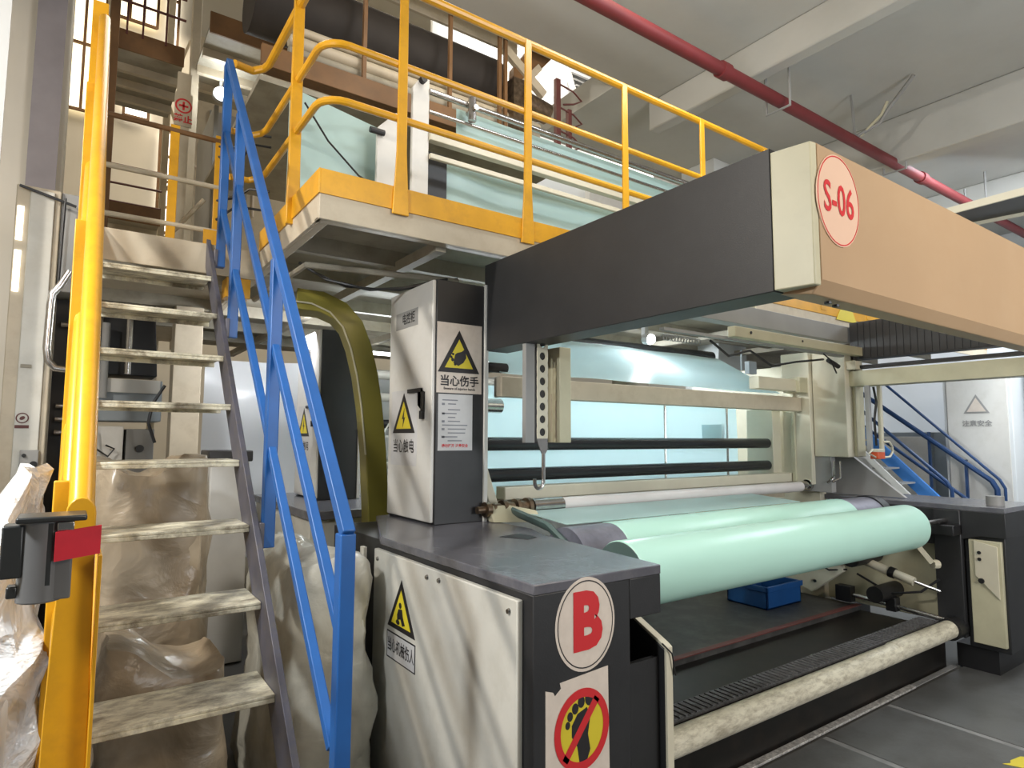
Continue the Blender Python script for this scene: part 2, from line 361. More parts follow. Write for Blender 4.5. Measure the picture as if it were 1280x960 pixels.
# belt barrier on the yellow newel
bb = thing('belt_barrier', (-.03, 1.40, 1.30), 'black belt barrier cassette with red webbing clamped to the yellow newel plate', 'barrier')
part('cassette', MB().tube([(-.032, 1.385, 1.315), (-.032, 1.385, 1.455)], .034, 20).box(-.032, .012, 1.358, 1.418, 1.318, 1.452), 'plasg', bb, .003)
part('cap', MB().box(-.07, .03, 1.345, 1.428, 1.452, 1.462), 'plasb', bb, .003)
part('slot', MB().box(-.030, -.018, 1.352, 1.366, 1.345, 1.45), 'plasb', bb)
part('clamp', MB().box(-.088, -.058, 1.36, 1.41, 1.36, 1.448).box(-.078, -.062, 1.37, 1.40, 1.325, 1.345), 'plasb', bb, .003)
part('belt_end', MB().box(-.012, .012, 1.346, 1.354, 1.437, 1.451), 'steel', bb, .001)
part('belt', MB().sheet((-.014, 1.345, 1.385), (.052, 1.352, 1.392), (.052, 1.352, 1.442), (-.014, 1.345, 1.435), .004, 6, 1, .004), 'tape', bb)

# ------------------------------------------------------------------ upper walkway platform
pf = thing('walkway_platform', (3.0, 4.0, 2.55), 'raised beige steel walkway with yellow kickboards and tubular railings above the winder', 'platform')
D = 2.75
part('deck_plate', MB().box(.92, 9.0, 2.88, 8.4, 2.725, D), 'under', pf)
part('landing_plate', MB().box(.06, .92, 4.06, 8.4, 2.725, D), 'beige', pf)
part('fascia', MB().box(.895, 9.0, 2.86, 2.88, 2.625, D).box(.895, 9.0, 2.88, 2.93, 2.625, 2.637), 'beige', pf, .003)
part('fascia', MB().box(.895, .915, 2.88, 8.4, 2.625, D).box(.915, .96, 2.93, 8.4, 2.625, 2.637), 'beige', pf, .003)
part('fascia', MB().box(.06, .90, 4.045, 4.06, 2.57, D), 'beige', pf, .003)
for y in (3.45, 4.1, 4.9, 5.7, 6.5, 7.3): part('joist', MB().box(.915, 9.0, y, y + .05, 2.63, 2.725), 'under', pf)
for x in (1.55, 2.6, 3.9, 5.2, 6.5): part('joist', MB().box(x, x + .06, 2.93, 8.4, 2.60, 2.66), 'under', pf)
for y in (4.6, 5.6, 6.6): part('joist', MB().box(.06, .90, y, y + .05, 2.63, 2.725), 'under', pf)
part('kickboard', MB().box(.895, 9.0, 2.852, 2.860, D - .005, D + .115), 'yellow', pf, .001)
part('kickboard', MB().box(4.32, 9.0, 2.842, 2.851, D - .065, D + .118), 'yellow', pf, .001)
part('fascia', MB().box(4.32, 9.0, 2.846, 2.859, D - .17, D - .066), 'beige', pf, .002)
part('kickboard', MB().box(.887, .895, 2.852, 4.0, D - .005, D + .115), 'yellow', pf, .001)
def fpost(x, y, ax):   # flat tapered rail post
    w = .03
    if ax == 'x': poly = [(x - w * 1.5, y, D - .03), (x + w * 1.5, y, D - .03), (x + w * .9, y, D + .3), (x + w * .75, y, 3.96), (x - w * .75, y, 3.96), (x - w * .9, y, D + .3)]; vec = (0, -.014, 0)
    else: poly = [(x, y - w * 1.5, D - .03), (x, y + w * 1.5, D - .03), (x, y + w * .9, D + .3), (x, y + w * .75, 3.96), (x, y - w * .75, 3.96), (x, y - w * .9, D + .3)]; vec = (-.014, 0, 0)
    part('post', MB().prism(poly, vec), 'yellow', pf, .003)
for x in (1.30, 2.10, 2.90, 3.70, 4.5, 5.3, 6.1, 6.9, 7.7): fpost(x, 2.852, 'x')
part('post', MB().prism([(.86, 3.30, D - .03), (.93, 3.30, D - .03), (.925, 3.30, D + .3), (.918, 3.30, 4.9), (.872, 3.30, 4.9), (.865, 3.30, D + .3)], (0, .03, 0)), 'yellow', pf, .003)
for z, r in ((3.95, .024), (3.52, .019), (3.23, .019)):
    y0 = 2.862; x0 = .90; c = .12
    pts = [(8.6, y0, z), (x0 + c, y0, z)] + [(x0 + c - c * math.sin(t), y0 + c - c * math.cos(t), z) for t in [math.pi / 2 * i / 5 for i in range(1, 6)]] + [(x0, 3.98, z)]
    pts += [(x0 - .02, 4.03, z - .01), (x0 - .08, 4.06, z - .03), (.70, 3.99, z - .06)]
    part('rail', MB().tube(pts, r, 10), 'yellow', pf)
# cross rail at the head of the stair
for z in (3.82, 3.46, 3.12): part('rail', MB().tube([(.06, 5.0, z), (.86, 5.0, z)], .019, 10), 'brown' if z > 3.8 else 'beige', pf)
for x in (.50, .80): part('post', MB().box(x - .03, x + .03, 4.99, 5.01, D, 3.86), 'yellow', pf, .003)
part('rail', MB().tube([(.30, 5.3, 2.8), (.75, 5.3, 3.45)], .018, 8), 'beige', pf)
part('kickboard', MB().box(.7, .86, 4.9, 4.91, D, D + .35), 'yellow', pf, .002)
part('socket_bracket', MB().box(.72, .86, 4.06, 4.20, 2.45, 2.57), 'yellow', pf, .003)
part('support_column', MB().box(.62, .82, 5.5, 5.7, 0, 2.63), 'beige', pf, .004)
part('support_column', MB().box(8.7, 8.9, 6.2, 6.4, 0, 2.63), 'beige', pf, .004)
part('drooping_cable', MB().tube([(1.02, 3.6, 2.6), (1.15, 3.5, 2.50), (1.35, 3.35, 2.44), (1.55, 3.3, 2.47), (1.8, 3.25, 2.55)], .008, 6), 'black', pf)
part('drooping_cable', MB().tube([(1.1, 3.7, 2.6), (1.3, 3.6, 2.5), (1.6, 3.5, 2.5), (1.9, 3.3, 2.58)], .006, 6), 'black', pf)
part('pipe', MB().tube([(.96, 4.4, 2.52), (1.0, 3.4, 2.54), (1.9, 3.3, 2.56)], .018, 8), 'under', pf)
for k, (a, b) in enumerate(((3.62, 3.50), (3.55, 3.38), (3.25, 3.16), (3.12, 3.10))): part('cable_end', MB().tube([(.70, 4.4, a - .1), (.80, 4.3, b), (.86, 4.2, a - .05), (.97, 4.15, a - .06)], .008, 6), 'black', pf)
hz = part('hazard_plate', MB().prism([(5.50, 2.836, 2.66), (5.86, 2.836, 2.66), (5.68, 2.836, 2.90)], (0, .004, 0)), 'syellow', pf)

# ------------------------------------------------------------------ film rewinder on the deck
rw = thing('film_rewinder', (3.3, 3.9, D), 'white film rewinder frame with long roller bars on the upper deck', 'machine')
part('side_plate', MB().prism([(1.56, 3.80, D), (1.735, 3.80, D), (1.735, 3.80, 3.80), (1.69, 3.80, 3.80), (1.56, 3.80, 3.66)], (0, .03, 0)), 'white', rw, .004)
part('side_plate', MB().prism([(1.775, 3.72, D), (1.90, 3.72, D), (1.90, 3.72, 4.11), (1.86, 3.72, 4.11), (1.775, 3.72, 3.98)], (0, .03, 0)), 'white', rw, .004)
for z, r, m in ((3.985, .022, 'steel'), (3.84, .014, 'steel')): part('roller_bar', MB().cyl((1.9, 3.72, z), (5.9, 3.72, z), r, 12), m, rw)
part('cross_beam', MB().box(1.9, 5.9, 3.70, 3.76, 3.635, 3.70), 'cream', rw, .004)
part('cross_beam', MB().box(1.9, 5.9, 3.69, 3.72, 3.50, 3.535), 'cream', rw, .004)
part('shade_plate', MB().box(1.9, 2.12, 3.86, 3.88, 3.24, 3.63), 'dark', rw)  # dark sheet put in to show the dark gap here
part('valve', MB().cyl((2.22, 3.68, 3.85), (2.22, 3.68, 4.02), .03, 10).cyl((2.22, 3.62, 3.93), (2.22, 3.74, 3.93), .02, 8), 'steel', rw)
part('clamp_knob', MB().cyl((1.50, 3.78, 3.62), (1.60, 3.78, 3.62), .02, 10).cyl((1.84, 3.68, 4.04), (1.84, 3.74, 4.04), .025, 10), 'black', rw)
part('foot_beam', MB().box(1.0, 5.9, 3.86, 3.96, D, D + .14), 'grey', rw, .004)
tag(part('film_web', MB().sheet((1.02, 3.93, 2.80), (1.70, 3.93, 2.80), (1.70, 3.93, 3.72), (1.02, 3.93, 3.82), .003, 14, 10, .05), 'web'), 'pale teal film sheet hanging left of the white side plate on the upper deck', 'film')
tag(part('film_web', MB().sheet((2.10, 3.90, 2.90), (5.9, 3.90, 2.90), (5.9, 3.90, 3.62), (2.10, 3.90, 3.62), .003, 30, 10, .05), 'web'), 'wide pale teal film sheet behind the yellow railing on the upper deck', 'film')
tag(part('film_web', MB().sheet((2.15, 3.785, 3.70), (5.9, 3.785, 3.70), (5.9, 3.785, 3.97), (2.15, 3.785, 3.97), .003, 30, 4, .01), 'web'), 'narrow upper strip of teal film between the two topmost roller bars', 'film')
tag(part('hose', MB().tube([(1.05, 3.70, 3.62), (1.2, 3.70, 3.42), (1.4, 3.70, 3.25), (1.6, 3.70, 3.18)], .006, 6), 'black'), 'thin black hose drooping across the left teal film sheet', 'hose')

# ------------------------------------------------------------------ higher catwalk and tower behind
cw = thing('upper_catwalk', (2.2, 4.8, 4.0), 'brown catwalk edge with long pipes crossing above the upper deck film', 'catwalk')
part('edge_channel', MB().box(.9, 3.45, 4.20, 4.24, 4.07, 4.22).box(.9, 3.45, 4.24, 4.32, 4.07, 4.085), 'brown', cw, .003)
part('underside', MB().box(.9, 3.45, 4.24, 6.4, 3.98, 4.02), 'under', cw)
for i, (z, r, m) in enumerate(((4.30, .035, 'under'), (4.38, .045, 'beige'), (4.47, .03, 'beige'))): part('pipe', MB().cyl((1.1, 4.32, z), (3.3, 4.32, z), r, 12), m, cw)
part('dark_roller', MB().cyl((.9, 4.66, 4.82), (3.0, 4.66, 4.82), .25, 32), mat('dark_brown_roller', (.03, .024, .02), .75), cw)
part('cover_plate', MB().box(1.5, 3.1, 4.36, 4.39, 5.03, 5.2), 'beige', cw, .003)
for x in (1.62, 2.34, 2.82, 2.88): part('upright', MB().box(x - .014, x + .014, 4.215, 4.245, 4.22, 5.1), 'brown', cw)
part('tension_arm', MB().prism([(3.0, 4.3, 4.3), (3.15, 4.3, 4.3), (3.2, 4.3, 4.8), (3.5, 4.3, 5.15), (3.3, 4.3, 5.25), (3.02, 4.3, 4.85)], (0, .08, 0)), 'brown', cw, .004)
part('motor', MB().cyl((3.05, 4.25, 4.55), (3.35, 4.25, 4.5), .09, 16).box(2.95, 3.1, 4.2, 4.4, 4.25, 4.7), 'bronze', cw)
part('bracket', MB().bar((2.9, 4.3, 5.0), (3.35, 4.3, 4.7), .05, .08).bar((3.0, 4.3, 4.6), (3.3, 4.3, 4.95), .04, .06), 'beige', cw)
part('ladder_post', MB().box(3.42, 3.47, 4.2, 4.24, 4.07, 4.85).box(3.56, 3.60, 4.2, 4.24, 4.07, 4.6), 'rust', cw)
for z in (4.72, 4.5, 4.28): part('ladder_hoop', MB().tube([(3.44, 4.22, z + .1), (3.62, 4.2, z + .06), (3.72, 4.2, z), (3.62, 4.2, z - .06), (3.5, 4.2, z - .1)], .009, 6), 'rust', cw)

tw = thing('access_tower', (.5, 7.0, 0), 'tall beige and brown steel access tower behind the head of the staircase', 'tower')
def deck(z, x0, x1, y0, y1):
    part('landing_deck', MB().box(x0, x1, y0, y1, z, z + .03), 'under', tw)
    part('deck_edge', MB().box(x0, x1, y0 - .02, y0, z - .04, z + .14), 'brown', tw, .003)
    for y in (y0 + .3, y0 + .6, y0 + .9):
        if y < y1: part('deck_joist', MB().box(x0, x1, y, y + .05, z - .07, z), 'beige', tw)
deck(5.0, .11, .66, 6.2, 7.4); deck(4.9, .74, 1.45, 5.35, 6.6); deck(3.9, .1, .66, 7.6, 8.4); deck(7.0, .11, .75, 7.0, 8.0)
for x in (.08, .70): part('tower_post', MB().box(x, x + .07, 6.05, 6.15, 0, 8.2), 'beige' if x > .5 else 'brown', tw, .004)
for x in (.08, .70): part('tower_post', MB().box(x, x + .07, 8.3, 8.4, 0, 9), 'beige', tw, .004)
for z in (4.05, 4.25, 4.45, 5.4, 5.6, 5.85): part('rail', MB().tube([(.12, 6.18 if z > 5 else 7.6, z), (.66, 6.18 if z > 5 else 7.6, z)], .012, 6), 'rust', tw)
for x in (.2, .32, .5): part('rail_post', MB().box(x, x + .015, 6.17, 6.19, 5.1, 5.9), 'rust', tw)
for k in range(6): part('tower_tread', MB().box(.14, .62, 7.5 + .16 * k, 7.7 + .16 * k, 2.9 + .17 * k, 2.93 + .17 * k), 'beige', tw)
part('stair_stringer', MB().prism([(.12, 7.4, 2.75), (.12, 7.55, 2.75), (.12, 8.5, 3.8), (.12, 8.5, 3.95)], (.02, 0, 0)), 'beige', tw)
part('lattice_brace', MB().bar((.70, 8.35, 4.4), (.98, 8.35, 5.0), .02, .03).bar((.98, 8.35, 5.0), (.72, 8.35, 5.7), .02, .03).bar((.72, 8.35, 5.7), (.95, 8.35, 6.5), .02, .03), 'beige', tw)
part('side_panel', MB().box(.96, 1.0, 6.4, 7.4, 2.8, 4.8), 'grey', tw, .004)
part('sign_post', MB().box(.56, .66, 5.61, 5.66, 2.78, 4.6), 'beige', tw)
sg = part('sign_plate', MB().box(.545, .675, 5.60, 5.61, 4.14, 4.42), 'beige', tw)
P = Plane((.61, 5.599, 4.31), (1, 0, 0), (0, 0, 1)); q = MB(); P.ring(q, (0, 0), .05, .062, 0, .003); P.poly(q, rect(-.035, .035, -.008, .008), 0, .003); P.poly(q, rect(-.008, .008, -.035, .035), 0, .003); P.text(q, '禁止', (0, -.115), .07, 0, .003, .002)
part('print', q, 'sred', sg)

bx = thing('control_room', (1.3, 8, 2.9), 'beige equipment booth with pale edged doorway beyond the stair head, lit by a white lamp', 'booth')
part('booth_wall', MB().box(.98, 2.3, 8.0, 8.1, 2.8, 6.4), 'beige', bx)
fr = [(1.0, 7.99, 4.78), (1.0, 7.99, 5.62), (1.15, 7.99, 5.86), (1.66, 7.99, 5.80), (1.68, 7.99, 4.30)]
part('edge_strip', MB().tube(fr, .014, 6), 'lamp' if 0 else 'swhite', bx)
part('edge_strip', MB().tube([(1.0, 7.99, 4.78), (1.22, 7.99, 4.74)], .014, 6), 'swhite', bx)
part('panel_shapes', MB().box(1.15, 1.5, 7.97, 8.0, 5.2, 5.5).box(1.25, 1.6, 7.97, 8.0, 4.5, 4.9).cyl((1.25, 7.95, 5.05), (1.25, 8.0, 5.05), .15, 20), 'grey', bx)
part('window_pane', MB().box(1.85, 2.02, 7.97, 8.0, 4.75, 4.98), 'windoww', bx)
dl = thing('deck_lamp', (.942, 6.0, 4.6), 'small white glaring lamp on a short bracket behind the blue handrail top', 'lamp')
part('lens', MB().cyl((.942, 5.93, 4.69), (.942, 5.955, 4.69), .055, 16), 'lamp', dl); part('housing', MB().cyl((.942, 5.955, 4.69), (.942, 6.01, 4.69), .065, 16).box(.93, .955, 5.98, 6.0, 4.69, 4.9), 'grey', dl)

uw = thing('upper_stair_wall', (5, 6.2, 4.6), 'bright white upper storey panel with a short flight of stairs by the red pipe', 'wall panel')
part('panel', MB().box(3.5, 7.5, 6.8, 6.85, 4.9, 8.2), 'wallw', uw)
for k in range(6): part('stair_tread', MB().box(5.75, 6.25, 6.45 + .05 * k, 6.6 + .05 * k, 6.35 + .12 * k, 6.38 + .12 * k), 'grey', uw)
part('stair_stringer', MB().bar((5.73, 6.5, 6.2), (5.73, 6.8, 7.1), .02, .1).bar((6.27, 6.5, 6.2), (6.27, 6.8, 7.1), .02, .1), 'white', uw)
part('ledge', MB().box(5.9, 8.2, 6.5, 6.6, 4.9, 5.5), 'white', uw)
part('window_band', MB().box(6.0, 7.2, 6.46, 6.49, 5.6, 5.95), 'windoww', uw)  # added glowing band for a brightly lit patch of wall

# ------------------------------------------------------------------ red pipe, hangers, cable tray
rp = thing('fire_pipe', (6, 2.96, 4.5), 'dark red fire main pipe running under the ceiling', 'pipe')
PY, PZ = 2.93, 4.52
part('pipe_run', MB().cyl((-1, PY, PZ), (12, PY, PZ), .052, 20), 'red', rp)
for x in (4.05, 7.6): part('coupling', MB().cyl((x, PY, PZ), (x + .09, PY, PZ), .066, 18), 'red', rp)
for x in (4.85, 7.0, 9.2):
    part('hanger', MB().tube([(x, PY - .11, 4.95), (x, PY - .11, PZ - .09), (x, PY + .11, PZ - .09), (x, PY + .11, 4.8)], .013, 6), 'grey', rp)
hr = thing('broken_hanger', (6.3, 2.9, 4.5), 'bent grey hanger rods dangling above the red pipe', 'hanger')
part('rod', MB().bar((6.18, 2.93, 4.578), (6.13, 2.93, 4.99), .02, .012), 'grey', hr)
part('rod', MB().tube([(6.22, 2.93, 4.595), (6.30, 2.75, 4.68), (6.30, 2.65, 4.8), (6.22, 2.40, 4.97)], .018, 6), 'grey', hr)
part('rod', MB().tube([(6.24, 2.91, 4.59), (6.27, 2.72, 4.74), (6.25, 2.65, 4.84)], .014, 6), 'gcream', hr)
ct = thing('cable_tray', (5.2, 1.2, 3.2), 'black flat cable tray with pale edges above the peach gantry beam', 'cable tray')
part('tray_bed', MB().prism([(4.97, 1.80, 3.2), (5.36, 1.80, 3.2), (5.6, .2, 3.2), (4.9, .2, 3.2)], (0, 0, .02)), 'black', ct)
part('tray_lip', MB().bar((4.97, 1.8, 3.2), (4.9, .2, 3.2), .015, .05), 'cream', ct); part('tray_lip', MB().bar((5.36, 1.8, 3.2), (5.6, .2, 3.2), .015, .05), 'cream', ct)
part('tray_hanger', MB().cyl((5.15, 1.0, 3.21), (5.15, 1.0, 5.0), .01, 8).cyl((5.1, .3, 3.21), (5.1, .3, 5.0), .01, 8), 'grey', ct)

# ------------------------------------------------------------------ gantry
gt = thing('gantry_frame', (3.6, 2.0, 2.05), 'overhead gantry with charcoal side beam and peach front beam marked S-06', 'gantry')
part('side_beam', MB().box(1.90, 2.06, 1.185, 2.99, 2.092, 2.59), 'dark', gt, .003)
ch = .035
sec = [(1.05 + ch, 2.072), (1.215, 2.095), (1.215, 2.585), (1.05 + ch * .5, 2.585), (1.05, 2.57), (1.05, 2.115)]
part('front_beam', MB().prism([(1.957, y, z) for y, z in sec], (4.4, 0, 0)), 'peach', gt, .004)
part('corner_cap', MB().prism([(1.900, 1.184, 2.095), (1.925, 1.055, 2.095), (1.956, 1.052, 2.095), (1.956, 1.184, 2.095)], (0, 0, .478)), 'gcream', gt, .004)
part('side_arm', MB().box(5.20, 5.34, 1.24, 2.72, 2.03, 2.155), 'gcream', gt, .003)
part('side_rail', MB().box(5.22, 5.30, 1.24, 2.66, 2.175, 2.20), 'black', gt)
part('rear_beam', MB().box(2.06, 5.30, 2.62, 2.72, 2.40, 2.535), 'grey', gt, .003)
cc = part('cable_chain', MB().box(5.24, 5.34, 1.30, 2.60, 2.25, 2.56), 'black', gt)
for k in range(26): part('chain_link', MB().box(5.235, 5.24, 1.31 + .049 * k, 1.352 + .049 * k, 2.26, 2.55), 'black', cc)
part('rail_slider', MB().box(5.16, 5.24, 2.52, 2.60, 2.165, 2.235), 'cream', gt, .004)
part('front_beam_bolt', MB().cyl((2.10, 1.11, 2.07), (2.10, 1.11, 2.062), .012, 8).cyl((2.17, 1.12, 2.07), (2.17, 1.12, 2.062), .012, 8), 'black', gt)
part('oval_sign', MB().prism([(2.075 + .137 * math.cos(t), 1.046, 2.40 + .158 * math.sin(t)) for t in [2 * math.pi * i / 40 for i in range(40)]], (0, .004, 0)), 'spink', gt)
so = [o for o in gt.children if o.name.startswith('oval')][0]
P = Plane((2.075, 1.046, 2.40), (1, 0, 0), (0, 0, 1))
part('ring', P.ring(MB(), (0, 0), .150, .154, 0, .001, 48, .137 / .158), 'sred', so)
part('lettering', P.text(MB(), 'S-06', (.0, -.003), .150, 0, .0015, .002, .74), 'sred', so)

# arm with perforated strip and hook
ha = thing('hook_arm', (2.05, 2.66, 1.55), 'cream hanging arm with perforated strip and a J hook under the charcoal beam', 'arm')
part('box_section', MB().box(2.135, 2.215, 2.60, 2.72, 1.575, 2.092), 'gcream', ha, .004)
part('slot_cover', MB().box(2.131, 2.135, 2.625, 2.635, 1.60, 1.80).box(2.131, 2.135, 2.665, 2.672, 1.63, 1.84), 'beige', ha)
part('back_strip', MB().box(1.908, 1.968, 2.60, 2.63, 1.575, 2.092), 'grey', ha, .002)
part('gap_strip', MB().box(2.048, 2.133, 2.70, 2.72, 1.58, 2.092), 'dark', ha)
# perforated strip, really pierced: built as a ladder of webs round octagonal holes
P = Plane((2.008, 2.585, 1.6), (1, 0, 0), (0, 0, 1)); mbp = MB(); hw = .035; pit = .0665
for k in range(8):
    zc = .03 + pit * k; hr_ = .021
    n = 16; outer = []; inner = []
    for i in range(n):
        t = 2 * math.pi * i / n; c, s_ = math.cos(t), math.sin(t); m_ = max(abs(c) / hw, abs(s_) / (pit / 2)); outer.append((c / m_, s_ / m_)); inner.append((c * hr_ * .95, s_ * hr_))
    v = [P.pt(a, zc + b, h) for h in (0, -.006) for a, b in outer + inner]; f = []
    for i in range(n):
        j = (i + 1) % n
        f += [(i, j, n + j, n + i), (2 * n + j, 2 * n + i, 3 * n + i, 3 * n + j), (n + i, n + j, 3 * n + j, 3 * n + i), (j, i, 2 * n + i, 2 * n + j)]
    mbp.add(v, f)
part('perforated_strip', mbp, 'cream', ha)
part('hook', MB().prism([(1.973, 2.588, 1.598), (2.043, 2.588, 1.598), (2.043, 2.588, 1.54), (2.022, 2.588, 1.51), (2.010, 2.588, 1.51), (1.98, 2.588, 1.57)], (0, .006, 0)).tube([(2.016, 2.59, 1.52), (2.016, 2.59, 1.385)] + [(1.988 + .028 * math.cos(t), 2.59, 1.372 + .032 * math.sin(t)) for t in [-math.pi * i / 8 for i in range(9)]] + [(1.960, 2.59, 1.39)], .010, 8), 'steel', ha)

# ------------------------------------------------------------------ front left cabinet and pillar
cb = thing('winder_cabinet', (1.5, 2.3, 0), 'charcoal machine cabinet with white side panel, big red letter B and barefoot warning', 'cabinet')
part('body', MB().box(1.215, 1.64, 1.612, 2.80, 0, 1.105).box(1.25, 1.86, 2.80, 3.54, 0, 1.105).box(1.64, 1.80, 1.612, 2.4, .965, 1.105), 'dark', cb, .004)
part('recess_box', MB().box(1.64, 1.80, 1.80, 2.9, 0, .90), 'black', cb, .003)
tp = [(1.215, 1.61), (1.80, 1.61), (1.87, 2.33), (1.885, 2.44), (1.95, 2.6), (1.95, 3.54), (1.50, 3.54), (1.20, 2.77)]
part('worktop', MB().prism([(x, y, 1.104) for x, y in tp], (0, 0, .034)), 'top', cb, .004)
part('worktop_slot', MB().prism([(1.66, 2.47, 1.1385), (1.73, 2.33, 1.1385), (1.80, 2.36, 1.1385), (1.80, 2.50, 1.1385)], (0, 0, .0012)), 'black', cb)
part('guard_plate', MB().prism([(1.815, 1.61, 0), (1.815, 1.61, .83), (1.815, 1.86, .945), (1.815, 2.6, .945), (1.815, 2.6, 0)], (.028, 0, 0)), 'dark', cb, .003)
part('guard_edge', MB().prism([(1.813, 1.60, 0), (1.813, 1.60, .84), (1.813, 1.62, .852), (1.813, 1.86, .957), (1.813, 1.86, .947), (1.813, 1.612, .835), (1.813, 1.612, 0)], (.032, 0, 0)), 'cream', cb, .002)
part('front_skirt', MB().box(1.64, 1.813, 1.64, 1.66, 0, .80), 'dark', cb)
part('guard_clip', MB().box(1.845, 1.852, 1.61, 1.64, .55, .57).tube([(1.79, 1.60, .86), (1.83, 1.59, .82), (1.848, 1.59, .74)], .003, 5), 'black', cb)
sp = part('side_panel', MB().box(1.19, 1.215, 1.665, 2.82, .04, 1.082), 'whited', cb, .005)
P = Plane((1.19, 0, 0), (0, -1, 0), (0, 0, 1)); q = MB()
for y, z in ((2.282, 1.045), (2.183, 1.05), (1.71, 1.04), (2.775, 1.04), (1.71, .1), (2.775, .1)): bolt(q, P, -y, z, .011, .008)
part('bolts', q, 'steel', sp)
def tri_sign(parent, P, c, w, h, glyph, cap, capbox=None, col='syellow'):
    b = part('warning_triangle', P.poly(MB(), [(c[0] - w / 2, c[1]), (c[0] + w / 2, c[1]), (c[0], c[1] + h)], 0, .0015), 'sblack', parent)
    part('yellow_field', P.poly(MB(), inset_tri(c, w, h, .70), .0016, .0024), col, parent)
    q = MB()
    for g in glyph: P.poly(q, [(c[0] + x * w, c[1] + y * h) for x, y in g], .0025, .0032)
    part('pictogram', q, 'sblack', parent)
HAND = [[(-.14, .22), (-.02, .16), (.10, .24), (.17, .36), (.15, .58), (.06, .50), (-.06, .46), (-.10, .42)], ellipse((-.16, .30), .035, .045, 8), ellipse((-.19, .36), .028, .035, 8), ellipse((-.15, .43), .03, .03, 8), ellipse((-.10, .19), .03, .03, 8)]
BOLT = [[(.04, .62), (-.07, .34), (-.01, .36), (-.03, .14), (.08, .40), (.02, .38)]]
MAN = [ellipse((-.02, .50), .05, .06, 10), [(-.08, .42), (.05, .44), (.08, .30), (.16, .16), (.06, .12), (0, .24), (-.12, .20), (-.13, .30)], ellipse((-.10, .16), .07, .05, 10)]
tri_sign(cb, P, (-2.515, .775), .27, .215, MAN, None)
pb = part('caption_plate', P.poly(MB(), rect(-2.655, -2.375, .640, .755), 0, .001), 'sblack', cb)
part('plate_field', P.poly(MB(), rect(-2.648, -2.382, .646, .749), .0011, .0016), 'sgrey', pb)
part('lettering', P.text(MB(), '当心机械伤人', (-2.515, .697), .062, 0, .0022, .001, .70), 'sblack', pb)
P = Plane((0, 1.611, 0), (1, 0, 0), (0, 0, 1))
d = part('round_sign', P.poly(MB(), ellipse((1.432, .985), .131, .152, 48), 0, .0015), 'swhite', cb)
part('ring', P.ring(MB(), (1.432, .985), .138, .142, .0016, .0022, 48, .862), 'sblack', d)
part('letter', P.text(MB(), 'B', (1.435, .987), .245, 0, .0028, .013, .92), 'sred', d)
e = part('paper_sign', P.poly(MB(), [(1.262, .40), (1.535, .40), (1.530, .832), (1.32, .818), (1.325, .80), (1.30, .782), (1.292, .795), (1.262, .805)], 0, .0015), 'swhite', cb)
cx, cz = 1.413, .655
part('yellow_disc', P.poly(MB(), ellipse((cx, cz), .108, .118, 40), .0016, .002), 'syellow', e)
q = MB(); P.poly(q, [(cx - .012, cz - .105), (cx + .020, cz - .10), (cx + .034, cz - .07), (cx + .024, cz - .02), (cx + .034, cz + .03), (cx + .02, cz + .065), (cx - .02, cz + .052), (cx - .045, cz + .02), (cx - .045, cz - .015), (cx - .022, cz - .05)], .0021, .0028)
for a, b, r in ((-.062, .025, .010), (-.052, .050, .012), (-.030, .070, .014), (-.004, .086, .015), (.032, .092, .020)): P.poly(q, ellipse((cx + a, cz + b), r, r * 1.25, 12), .0021, .0028)
part('footprint', q, 'sblack', e)
q = MB(); P.ring(q, (cx, cz), .100, .128, .0029, .0034, 44, .92)
P.poly(q, [(cx - .085, cz - .075), (cx - .065, cz - .092), (cx + .075, cz + .078), (cx + .055, cz + .095)], .0029, .0034)
part('prohibition_ring', q, 'sred', e)
part('caption_plate', P.poly(MB(), rect(cx - .07, cx + .115, .42, .50), .0016, .0024), 'sred', e)
part('caption_lettering', P.text(MB(), '禁止脚踏', (cx + .022, .458), .046, 0, .0032, .001, .9), 'swhite', e)

pc = thing('control_pillar', (1.74, 3.25, 1.138), 'tall charcoal electrical pillar with white door and yellow hand warning, on the B cabinet', 'cabinet')
part('body', MB().box(1.585, 1.90, 2.975, 3.54, 1.138, 2.462), 'dark', pc, .004)
part('edge_strip', MB().box(1.888, 1.912, 2.962, 2.99, 1.138, 2.47), 'white', pc, .002)
dr = part('door', MB().box(1.565, 1.587, 2.985, 3.535, 1.15, 2.458), 'white', pc, .006)
P = Plane((1.565, 0, 0), (0, -1, 0), (0, 0, 1))
part('handle', P.poly(MB(), [(-3.26, 1.85), (-3.06, 1.85), (-3.06, 1.74), (-3.09, 1.74), (-3.09, 1.872), (-3.26, 1.872)], 0, .012).box(1.545, 1.565, 3.062, 3.09, 1.70, 1.745), 'black', dr)
part('nameplate', P.poly(MB(), rect(-3.45, -3.16, 2.235, 2.335), 0, .001), 'grey', dr)
part('nameplate_lettering', P.text(MB(), '电控柜', (-3.28, 2.285), .07, 0, .002, .001, .8), 'dark', dr)
part('voltage_sign', P.poly(MB(), rect(-3.49, -3.15, 1.44, 1.872), 0, .001), 'sgrey', dr)
def tri2(P, c, w, h, glyph, par, h0=.0012):
    part('warning_triangle', P.poly(MB(), [(c[0] - w / 2, c[1]), (c[0] + w / 2, c[1]), (c[0], c[1] + h)], 0 + h0, .0015 + h0), 'sblack', par)
    part('yellow_field', P.poly(MB(), inset_tri(c, w, h, .68), .0016 + h0, .0022 + h0), 'syellow', par)
    q = MB()
    for g in glyph: P.poly(q, [(c[0] + x * w, c[1] + y * h) for x, y in g], .0023 + h0, .003 + h0)
    part('pictogram', q, 'sblack', par)
tri2(P, (-3.32, 1.625), .29, .23, BOLT, dr)
